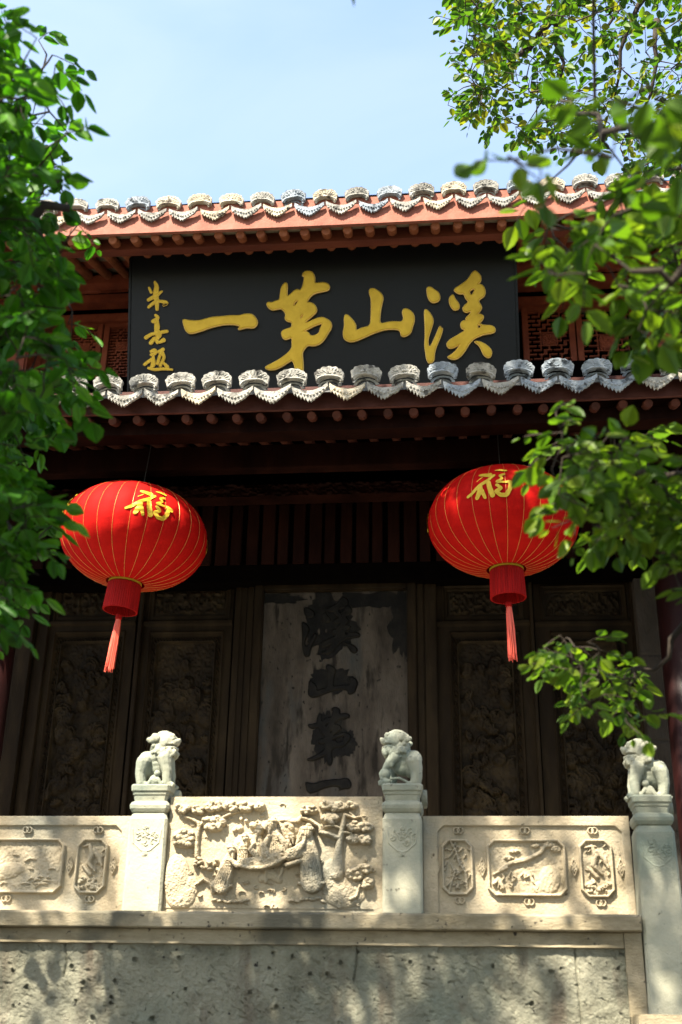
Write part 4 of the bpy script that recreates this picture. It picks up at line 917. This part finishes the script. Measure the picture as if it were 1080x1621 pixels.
# soot stain patches of their own shape, thin crust on the slab
def crust(cx, cy, rx, ry, seed, nm='soot_crust'):
    o = []
    for k in range(60):
        a = 2*math.pi*k/60; r_ = 1+.5*noise.noise(Vector((math.cos(a)*2, math.sin(a)*2, seed)))+.25*noise.noise(Vector((math.cos(a)*7, math.sin(a)*7, seed)))
        q = at(cx+rx*r_*math.cos(a), cy+ry*r_*math.sin(a), SY); o.append((q.x, q.z))
    bm = bmesh.new(); extrude_poly(bm, o, lambda u_, v, d: (min(max(u_, SX0+.002), SX1-.002), SY-d, min(v, SZ1-.002)), .0025+seed*.0003, -.008); return bm
for i, c in enumerate(((524, 990, 42, 52), (635, 985, 18, 52), (595, 950, 60, 12), (526, 1078, 36, 18), (520, 1165, 26, 40), (545, 1175, 20, 22), (440, 948, 40, 8))):
    from_bm('soot_crust', crust(*c, i), M['glyphd'] if i != 2 else M['glyphd'], stl)
# ------------------------------------------------------------------ lanterns
FU = [[(310,200,70),(430,220,115),(520,230,140)], [(370,280,22),(270,370,16)], [(90,680,50),(200,600,85),(330,480,80),(450,400,90),(600,260,66)], [(330,480,105),(340,600,130),(270,750,84)], [(370,600,90),(420,760,66)], [(490,430,100),(510,560,110),(560,740,104)], [(620,120,30),(730,120,76),(840,140,56)], [(790,250,64),(700,300,64),(750,370,54),(640,450,74),(760,460,54),(870,450,66),(950,520,84)], [(880,480,74),(870,620,92),(800,740,100),(700,740,92),(620,660,92),(720,600,74),(640,520,74)]]
def lantern(cpx, cpy, Y, tilt, label, ytop, gu):
    c = at(cpx, cpy, Y); a = .545; cz = .375
    base = c+Vector((0, 0, -.4))
    e = bpy.data.objects.new('red_lantern', None); COL.objects.link(e); e.location = c; e.empty_display_size = .1
    tag(e, label, 'lantern', 'red palace lanterns under the lower eave')
    W = wloc(e)
    NR = 28; bm = bmesh.new(); nu, nv = NR*6, 40; g = []
    def surf(lon, lat, off=0):
        ph = (lon/(2*math.pi)*NR) % 1; bul = .010*math.sin(math.pi*ph)**.6*math.cos(lat)
        wr = .0022*math.sin(lat*70+3*noise.noise(Vector((lon*3, lat*3, 0))))*math.sin(math.pi*ph)*(1 if noise.noise(Vector((lon*1.4, 2.5, lat))) > .1 else .25)
        r_ = (a-.01+bul+wr+off)*abs(math.cos(lat))**.86
        return Vector((r_*math.sin(lon), -r_*math.cos(lon), (cz+off)*math.sin(lat)))
    lat0, lat1 = -1.36, 1.36
    for j in range(nv+1):
        lat = lat0+(lat1-lat0)*j/nv; g.append([bm.verts.new(W+surf(2*math.pi*i/nu, lat)) for i in range(nu)])
    for j in range(nv):
        for i in range(nu): bm.faces.new((g[j][i], g[j][(i+1) % nu], g[j+1][(i+1) % nu], g[j+1][i]))
    from_bm('silk_body', bm, M['silk'], e, smooth=True)
    for k in range(NR):
        lon = 2*math.pi*k/NR; bm = bmesh.new()
        tube(bm, [W+surf(lon+1e-4, t, .0015) for t in np.linspace(lat0, lat1, 26)], .0012, 5); from_bm('rib', bm, M['goldw'], e)
    # rings, collars
    zb = surf(0, lat0).z; rb = .140
    def lathe(nm, prof, m, n=40, pleat=0):
        bm = bmesh.new(); R_ = []
        for r_, z in prof: R_.append([bm.verts.new(W+Vector(((r_+pleat*(i % 2))*math.sin(2*math.pi*i/n), -(r_+pleat*(i % 2))*math.cos(2*math.pi*i/n), z))) for i in range(n)])
        for A, B in zip(R_, R_[1:]):
            for i in range(n): bm.faces.new((A[i], A[(i+1) % n], B[(i+1) % n], B[i]))
        return from_bm(nm, bm, m, e)
    lathe('gold_ring', [(.108, zb+.008), (.1215, zb+.006), (.1215, zb-.004), (.108, zb-.006)], M['goldt'])
    lathe('fringe_collar', [(.118, zb-.011), (.119, zb-.06), (.122, zb-.15), (.124, zb-.215), (.112, zb-.2155), (.106, zb-.10)], M['silkd'], 96, .0035)
    lathe('gold_ring', [(.118, -zb-.012), (.150, -zb-.010), (.150, -zb+.010), (.118, -zb+.012)], M['goldt'])
    lathe('top_collar', [(.118, -zb+.011), (.118, -zb+.03), (.110, -zb+.031), (.108, -zb+.02)], M['silk'])
    lathe('inner_disc', [(.119, zb-.012), (.06, zb-.013), (.001, zb-.014)], M['silk'])
    # tassel
    bm = bmesh.new(); rg = random.Random(int(cpx))
    for k in range(60):
        an = rg.uniform(0, 6.28); q = math.sqrt(rg.random()); L_ = rg.uniform(.36, .42)
        x, y = math.cos(an)*q, math.sin(an)*q
        sw = [W+Vector((x*.014, y*.014, zb-.255)), W+Vector((x*.022, y*.024, zb-.33)), W+Vector((x*.028+rg.uniform(-.004, .004), y*.028, zb-.46)), W+Vector((x*.032+rg.uniform(-.006, .006), y*.032, zb-.255-L_))]
        tube(bm, sw, .0032, 4)
    tas = from_bm('tassel', bm, M['tassel'], e)
    bm = bmesh.new(); tube(bm, [W+Vector((0, 0, z)) for z in (zb-.235, zb-.245, zb-.275, zb-.28)], [.012, .022, .024, .018], 14); from_bm('tassel_knot', bm, M['silkd'], e)
    bm = bmesh.new(); tube(bm, [W+Vector((0, 0, -.3)), W+Vector((0, 0, zb-.24))], .003, 5); from_bm('tassel_cord', bm, M['silkd'], e)
    bm = bmesh.new(); tube(bm, [W+Vector((0, 0, .3)), W+Vector((0, 0, ytop))], .004, 6); from_bm('hanging_wire', bm, M['cord'], e)
    bm = bmesh.new(); tube(bm, [W+Vector((-.10, 0, -zb+.03)), W+Vector((0, 0, -zb+.09)), W+Vector((.10, 0, -zb+.03))], .004, 6); from_bm('hanger', bm, M['cord'], e)
    # characters printed on the silk, four round the body
    lonc, latc = gu
    for q in range(4):
        bm = bmesh.new()
        for si, st in enumerate(FU):
            p = np.array(st, float); t = np.arange(len(p)); tt = np.linspace(0, len(p)-1, (len(p)-1)*6+1)
            p = np.stack([np.interp(tt, t, p[:, i]) for i in range(3)], 1)
            if len(st) > 2: p[1:-1] = p[:-2]*.25+p[1:-1]*.5+p[2:]*.25
            d = np.gradient(p[:, :2], axis=0); d /= np.linalg.norm(d, axis=1)[:, None]+1e-9; nn = np.stack([-d[:, 1], d[:, 0]], 1)
            hw = p[:, 2]/2*.84
            prev = None
            ext_ = [(p[0, :2]-d[0]*hw[0]*.7, nn[0], hw[0]*.45)]+[(p[i, :2], nn[i], hw[i]*(1+.12*noise.noise(Vector((i*1.7, si, 0))))) for i in range(len(p))]+[(p[-1, :2]+d[-1]*hw[-1]*.7, nn[-1], hw[-1]*.45)]
            for (c_, n_, w_) in ext_:
                row = []
                for f_ in (-1, -.4, .4, 1):
                    x_, y_ = c_+n_*w_*f_
                    lon = lonc+(x_-530)/940*.66; lat = latc-(y_-440)/740*.70
                    lon = lon+q*math.pi/2
                    row.append(bm.verts.new(W+surf(lon, lat, .0035+si*.0006)))
                if prev:
                    for i in range(3): bm.faces.new((prev[i], prev[i+1], row[i+1], row[i]))
                prev = row
        from_bm('gold_character', bm, M['goldt'], e)
    e.rotation_euler = (0, tilt, 0)
    return e
lantern(212, 850, 7.72, math.radians(5.0), 'red silk lantern hanging on the left, partly lit by the sun', 1.0, (.46, .22))
lantern(797, 827, 7.72, math.radians(-1.0), 'red silk lantern hanging on the right, in shade behind leaves', 1.0, (-.19, .20))
# ------------------------------------------------------------------ trees
LT = np.array([0, .18, .42, .7, .9, 1.0]); LW = np.array([0, .27, .38, .29, .12, 0])
def leaf_template():
    v = []; f = []
    mids = [(0, t, -.04*math.sin(t*3)) for t in LT]
    left = [(-w_, t, .07*w_/.33-.03*math.sin(t*3)) for t, w_ in zip(LT[1:-1], LW[1:-1])]; right = [(-x, y, z) for x, y, z in left]
    v = mids+left+right; n = len(LT); m = n-2
    for s_ in (n, n+m):
        f.append((0, s_, 1)); f.append((n-2, s_+m-1, n-1))
        for k in range(m-1): f.append((1+k, s_+k, s_+k+1, 2+k))
    return np.array(v), f
LV, LF = leaf_template()
class Tree:
    def __init__(s): s.leaves = []; s.nodes = []; s.bm = bmesh.new(); s.wood = 0
    def limb(s, pts, rads, seg=8):
        tube(s.bm, pts, rads, seg)
        for (a, b, ra, rb) in zip(pts, pts[1:], rads, rads[1:]):
            n_ = max(2, int((Vector(b)-Vector(a)).length/.12))
            for k in range(n_): s.nodes.append(np.array(a)+(np.array(b)-np.array(a))*k/n_)
        s.nodes.append(np.array(pts[-1]))
    def sprig(s, p, L, n, ll, droop=.35, d=None):
        """a twig starting at p with alternate leaves"""
        if d is None:
            d = np.array([random.gauss(0, 1), random.gauss(0, 1), random.gauss(-.15, .5)])
        d = d/np.linalg.norm(d); pts = []; q = np.array(p, float)
        for k in range(n):
            pts.append(q.copy()); d = d+np.array([random.gauss(0, .12), random.gauss(0, .12), -droop/n+random.gauss(0, .08)]); d /= np.linalg.norm(d); q = q+d*L/n
            sd_ = np.cross(d, [0, 0, 1]); sd_ /= np.linalg.norm(sd_)+1e-6
            ld = d*.6+sd_*(1 if k % 2 else -1)*random.uniform(.6, 1.1)+np.array([0, 0, random.uniform(-.75, .1)])
            if k == n-1: ld = d+np.array([0, 0, -.3])
            s.leaves.append((q+ld*.01, ld/np.linalg.norm(ld), ll*random.choice([.5, .75, .9, 1, 1.1, 1.2])*random.uniform(.9, 1.1)))
        tube(s.bm, pts+[q], [.0022]*len(pts)+[.001], 3, cap=False)
        return pts[0]
    def connect(s, starts):
        P = [np.array(x) for x in starts]; nodes = np.array(s.nodes)
        order = np.argsort([np.min(np.linalg.norm(nodes-p, axis=1)) for p in P])
        arr = np.zeros((len(nodes)+len(P)*3, 3)); arr[:len(nodes)] = nodes; n_ = len(nodes)
        for i in order:
            p = P[i]; dd = np.linalg.norm(arr[:n_]-p, axis=1); j = int(np.argmin(dd)); a = arr[j]
            if dd[j] < 1e-4: continue
            mid = (a+p)/2+np.array([random.gauss(0, .06), random.gauss(0, .06), random.gauss(.05, .04)])*dd[j]
            r0 = .002+.0035*min(1, dd[j]/.5)
            tube(s.bm, [a, mid, p], [r0+.001, r0, .002], 4, cap=False)
            arr[n_] = p; arr[n_+1] = mid; n_ += 2
    def build(s, root, matleaf, name='crown'):
        n = len(s.leaves); V = np.zeros((n, len(LV), 3))
        for i, (p, d, l) in enumerate(s.leaves):
            up = np.array([random.gauss(0, .45), random.gauss(0, .45), 1.0]); x = np.cross(d, up); x /= np.linalg.norm(x)+1e-6; z = np.cross(x, d)
            wd = random.uniform(.85, 1.15); V[i] = p+(LV[:, :1]*wd*x+LV[:, 1:2]*d+LV[:, 2:3]*z*random.uniform(.3, 2.2))*l
        nl = len(LV); me = bpy.data.meshes.new(name); faces = []; tot = [len(f) for f in LF]
        me.vertices.add(n*nl); me.vertices.foreach_set('co', V.astype(np.float32).ravel())
        idx = np.concatenate([np.array(f) for f in LF]); allidx = (np.arange(n)[:, None]*nl+idx[None, :]).ravel()
        me.loops.add(len(allidx)); me.loops.foreach_set('vertex_index', allidx.astype(np.int32))
        tots = np.tile(tot, n); st_ = np.concatenate([[0], np.cumsum(tots)[:-1]])
        me.polygons.add(len(tots)); me.polygons.foreach_set('loop_start', st_.astype(np.int32)); me.polygons.foreach_set('use_smooth', np.ones(len(tots), bool))
        me.update(calc_edges=True); me.validate()
        link(name, me, matleaf, root)
        from_bm('branches', s.bm, M['bark'], root, smooth=True)
def inpoly(x, y, P):
    c = False; j = len(P)-1
    for i in range(len(P)):
        xi, yi = P[i]; xj, yj = P[j]
        if (yi > y) != (yj > y) and x < (xj-xi)*(y-yi)/(yj-yi)+xi: c = not c
        j = i
    return c
def fill(tree, poly, n, d0, d1, ll, L, k, dfn=None, starts=None, margin=0):
    xs = [p[0] for p in poly]; ys = [p[1] for p in poly]; c = 0; tries = 0
    while c < n and tries < n*60:
        tries += 1; x, y = random.uniform(min(xs), max(xs)), random.uniform(min(ys), max(ys))
        if not inpoly(x, y, poly): continue
        if dfn and not dfn(x, y): continue
        p = atd(x, y, random.uniform(d0, d1)); starts.append(tree.sprig(p, L, k, ll)); c += 1
def trunk(px, py, h, r0, lean, m=M['bark']):
    bm = bmesh.new(); pts = []; rs = []
    for i in range(15):
        t = i/14; pts.append((px+lean[0]*t*t+.05*math.sin(t*9), py+lean[1]*t*t+.05*math.cos(t*7), h*t)); rs.append(r0*(1.35-.25*min(1, t*8))*(1-.55*t) if t < .15 else r0*(1.05-.6*t))
    tube(bm, pts, rs, 16)
    for v in bm.verts: v.co += Vector((noise.noise(v.co*4), noise.noise(v.co*4+Vector((9, 0, 0))), 0))*.03
    return bm, pts, rs
# shade the picture shows: patches on walls, right lantern, right part of lower tiles
def inframe(p, m=40):
    x, y, k = pr(p); return k > 0 and -m < x < 1080+m and -m < y < 1621+m
def keeps_sun(p):
    # patches of the place that the photograph shows in full sun
    t = (p[1]-5.6)/S[1]; q = np.array(p)-S*t; x, y, k = pr(q)
    if 250 < x < 600 and 1150 < y < 1440 and random.random() < (.93 if x < 500 else .6): return True
    if 150 < x < 300 and 1140 < y < 1300 and random.random() < .7: return True
    if 395 < x < 530 and 1440 < y < 1600 and random.random() < .7: return True
    t = (p[1]-7.35)/S[1]; q = np.array(p)-S*t; x, y, k = pr(q)
    if 60 < x < 300 and 740 < y < 900: return True
    return False
def sky_blocking_leaves(store, n, x0, x1):  # unseen leaves added overhead and behind the camera to cut sky light
    k = 0
    while k < n:
        p = np.array([random.uniform(x0, x1), random.uniform(-9, 4.5), random.uniform(4.2, 10.5)])
        if p[2] < 5.2 and abs(p[0]) < 1.5 and abs(p[1]) < 2: continue
        if p[2]-math.tan(SUN_EL)/math.cos(SUN_AZ)*(5.6-p[1]) > 1.0 or inframe(p, 160) or keeps_sun(p): continue
        if noise.noise(Vector(p)*.8) < -.12: continue
        store.append(p); k += 1
SH1, SH2 = [], []
def shade_at(target, spread, n, t0, t1, store):
    for _ in range(n):
        q = np.array(target)+np.array([random.gauss(0, spread), random.gauss(0, spread*.3), random.gauss(0, spread)]); t = random.uniform(t0, t1)
        p = q+S*t
        if not inframe(p, 130) and not keeps_sun(p): store.append(p)
TR = {}
CN1, CN2 = [], []; sky_blocking_leaves(CN1, 1100, -7, -.4); sky_blocking_leaves(CN2, 1000, -.4, 6)
# left tree
root = empty('broadleaf_tree', (-4.3, 2.0, 0), 'leafy green tree whose branches fill the left edge of the view', 'tree')
tr = Tree(); bm, tp_, rs = trunk(-4.3, 2.0, 7.0, .2, (-.2, -.3)); from_bm('trunk', bm, M['bark'], root, origin=(-4.3, 2.0, 0), smooth=True)
def limb_from(tr, tp_, i, pts, r0):
    P0 = Vector(tp_[i]); P_ = [P0]+[Vector(p) for p in pts]; n_ = len(P_); Q = []
    for a, b in zip(P_, P_[1:]):
        for k in range(4): Q.append(a.lerp(b, k/4)+Vector((random.gauss(0, .02), random.gauss(0, .02), random.gauss(0, .02))))
    Q.append(P_[-1]); rr_ = [r0*(1-.8*k/(len(Q)-1)) for k in range(len(Q))]
    tr.limb([tuple(q) for q in Q], rr_)
limb_from(tr, tp_, 6, [atd(-160, 760, 4.0), atd(-30, 820, 4.2), atd(40, 870, 4.3)], .06)
limb_from(tr, tp_, 8, [atd(-150, 430, 3.9), atd(-10, 360, 4.1), atd(110, 330, 4.2)], .07)
limb_from(tr, tp_, 8, [atd(-140, 580, 3.7), atd(30, 600, 4.0)], .05)
limb_from(tr, tp_, 11, [atd(-180, 180, 4.1), atd(-20, 130, 4.3), atd(60, 110, 4.4)], .06)
SD = {}
st_ = []
left_poly = [(-160, -40), (0, 30), (60, 60), (100, 90), (95, 150), (60, 160), (110, 200), (115, 250), (140, 300), (170, 330), (120, 380), (100, 440), (130, 480), (115, 560), (130, 620), (70, 650), (40, 700), (60, 760), (80, 820), (85, 870), (60, 920), (25, 960), (0, 990), (-160, 1050)]
def ld(x, y): return random.random() < (.55 if x > 60 else 1) * (.8 if y < 160 else 1)*(.75 if 640 < y < 760 else 1)
fill(tr, left_poly, 640, 3.5, 5.0, .072, .13, 6, ld, st_)
# crown over the terrace (out of the picture) that dapples the balustrade, wall and right lantern
def bright(px, py):
    if 265 < px < 560 and 1235 < py < 1500: return .62 if px < 520 else .9
    if 395 < px < 520 and py >= 1490: return .55
    if 170 < px < 300 and py < 1290: return .6
    if px < 80 and py > 1540: return .5
    if px < 200 and 1290 < py < 1440: return .6
    return 1.6
for k in range(130):
    x, y = (random.uniform(-150, 1200) if k < 86 else random.uniform(600, 1150)), random.uniform(1130, 1660); q = at(x, y, 5.6)
    if random.random() < .34*bright(x, y): shade_at(q, .10, random.choice([3, 4, 5]), 5.2, 8.5, SH1)
for q in list(st_):
    if random.random() < .22: shade_at(q, .25, 1, 1.5, 4.0, SH1)
for p in SH1: st_.append(tr.sprig(p, .24, 7, .075))
shn = len(SH1)
if SH1:
    for p in CN1: tr.sprig(p, .34, 9, .11)  # added out-of-view leaves that only hold back sky light
    cxy = np.mean(SH1, axis=0); limb_from(tr, tp_, 12, [tuple((np.array(tp_[12])+cxy)/2+np.array([0, 0, .6])), tuple(cxy)], .09)
    limb_from(tr, tp_, 13, [tuple((np.array(tp_[13])+cxy)/2+np.array([.2, -.5, .8])), tuple(cxy+np.array([1.0, -.4, .3]))], .07)
tr.connect(st_); tr.build(root, M['leaf'])
# right near tree
root = empty('broadleaf_tree', (2.7, 2.6, 0), 'tree reaching in from the right with blurred olive green leaves before the right lantern', 'tree')
tr = Tree(); bm, tp_, rs = trunk(2.7, 2.6, 6.8, .19, (-.5, .3)); from_bm('trunk', bm, M['bark'], root, origin=(2.7, 2.6, 0), smooth=True)
limb_from(tr, tp_, 7, [atd(1250, 480, 2.9), atd(1120, 440, 2.9), atd(1000, 430, 2.9)], .035)
limb_from(tr, tp_, 9, [atd(1230, 210, 2.7), atd(1100, 215, 2.8), atd(1020, 225, 3.0), atd(950, 205, 3.6), atd(915, 175, 4.2), atd(882, 140, 4.8)], .019)
limb_from(tr, tp_, 6, [atd(1230, 760, 3.6), atd(1090, 745, 3.6), atd(960, 760, 3.7)], .03)
limb_from(tr, tp_, 5, [atd(1250, 950, 4.0), atd(1090, 965, 4.0), atd(1050, 1045, 4.0), atd(985, 1075, 4.0)], .022)
st_ = []
fill(tr, [(1100, 240), (1420, 200), (1420, 560), (1100, 540)], 60, 3.0, 4.0, .078, .14, 6, None, st_)
fill(tr, [(1100, 720), (1420, 700), (1420, 1000), (1100, 930)], 60, 3.2, 4.2, .068, .14, 6, None, st_)
fill(tr, [(820, 300), (900, 300), (1000, 270), (1150, 240), (1150, 540), (1060, 530), (960, 520), (900, 480), (850, 440), (840, 360), (815, 340)], 80, 3.0, 4.0, .078, .11, 5, None, st_)
fill(tr, [(775, 245), (870, 250), (870, 290), (800, 285)], 3, 2.4, 2.6, .060, .1, 4, None, st_)
fill(tr, [(950, 120), (1150, 60), (1150, 260), (930, 260), (900, 210)], 10, 2.0, 2.8, .075, .1, 5, None, st_)
fill(tr, [(880, 630), (915, 640), (905, 680), (880, 690)], 4, 3.4, 3.7, .058, .12, 5, None, st_)
fill(tr, [(850, 740), (880, 690), (980, 680), (1150, 720), (1150, 930), (1060, 890), (960, 870), (880, 800)], 125, 3.2, 4.1, .066, .12, 5, None, st_)
fill(tr, [(860, 1010), (950, 985), (1020, 1030), (1030, 1100), (1000, 1150), (930, 1120), (860, 1090)], 46, 3.7, 4.4, .058, .10, 5, None, st_)
# out-of-picture crown shading the right lantern and right end of the lower eave
for k in range(34):
    x, y = random.uniform(660, 930), random.uniform(725, 1060); shade_at(at(x, y, 7.35), .08, 6, 4.5, 6.5, SH2)
for k in range(30):
    x, y = random.uniform(700, 1040), random.uniform(555, 640); shade_at(at(x, y, 7.0), .08, 2, 3.6, 6, SH2)
for k in range(8):
    x, y = random.uniform(280, 340), random.uniform(780, 900); shade_at(at(x, y, 7.35), .06, 2, 4.6, 5.6, SH2)
for q in list(st_):
    if random.random() < .15: shade_at(q, .25, 1, 1.2, 4.0, SH2)
for p in SH2: st_.append(tr.sprig(p, .22, 7, .075))
if SH2:
    for p in CN2: tr.sprig(p, .34, 9, .11)  # more added leaves out of view, dimming the light from the sky
    cxy = np.mean(SH2, axis=0); limb_from(tr, tp_, 12, [tuple((np.array(tp_[12])+cxy)/2+np.array([.6, -.3, .8])), tuple(cxy)], .08)
tr.connect(st_); tr.build(root, M['leaf2'])
# far small-leaved tree, top right
root = empty('tall_tree', (3.9, 6.2, 0), 'taller small-leaved tree with yellow-green sunlit leaves against the sky at upper right', 'tree')
tr = Tree(); bm, tp_, rs = trunk(3.9, 6.2, 9.0, .22, (-.3, .1)); from_bm('trunk', bm, M['bark'], root, origin=(3.9, 6.2, 0), smooth=True)
D = 6.9
limb_from(tr, tp_, 11, [atd(1200, -90, D), atd(990, -60, D), atd(930, -5, D), atd(905, 8, D), atd(880, 37, D), atd(847, 67, D), atd(817, 96, D), atd(800, 104, D)], .05)
tr.limb([tuple(atd(x, y, D)) for x, y in ((880, 37), (878, 66), (893, 100), (888, 120), (884, 140))], [.014, .012, .010, .009, .007], 6)
tr.limb([tuple(atd(x, y, D)) for x, y in ((1060, -60), (1010, 10), (995, 44), (982, 81), (982, 111), (972, 160))], [.03, .018, .014, .012, .010, .006], 6)
tr.limb([tuple(atd(x, y, D)) for x, y in ((1040, 30), (1036, 70), (1040, 96), (1030, 150), (1010, 190))], [.02, .014, .012, .010, .006], 6)
tr.limb([tuple(atd(x, y, D)) for x, y in ((990, 0), (950, 60), (930, 90))], [.012, .008, .005], 6)
limb_from(tr, tp_, 9, [atd(1160, 170, D), atd(1060, 200, D), atd(980, 215, D)], .04)
st_ = []
def rd(x, y):
    if (x-900)**2/28**2+(y-62)**2/30**2 < 1: return False
    if (x-825)**2/30**2+(y-172)**2/26**2 < 1: return False
    if (x-1055)**2/22**2+(y-85)**2/20**2 < 1: return False
    if x > 960 and random.random() < .35: return False
    return True
fill(tr, [(705, -40), (1200, -60), (1200, 290), (1080, 290), (1000, 260), (930, 230), (860, 205), (820, 205), (760, 190), (735, 120), (725, 60)], 370, 6.0, 7.8, .056, .18, 8, rd, st_)
fill(tr, [(700, 130), (725, 130), (725, 190), (700, 190)], 5, 6.8, 7.2, .046, .12, 6, None, st_)
tr.connect(st_); tr.build(root, M['leaf3'])
print('shade sprigs', len(SH1), len(SH2))
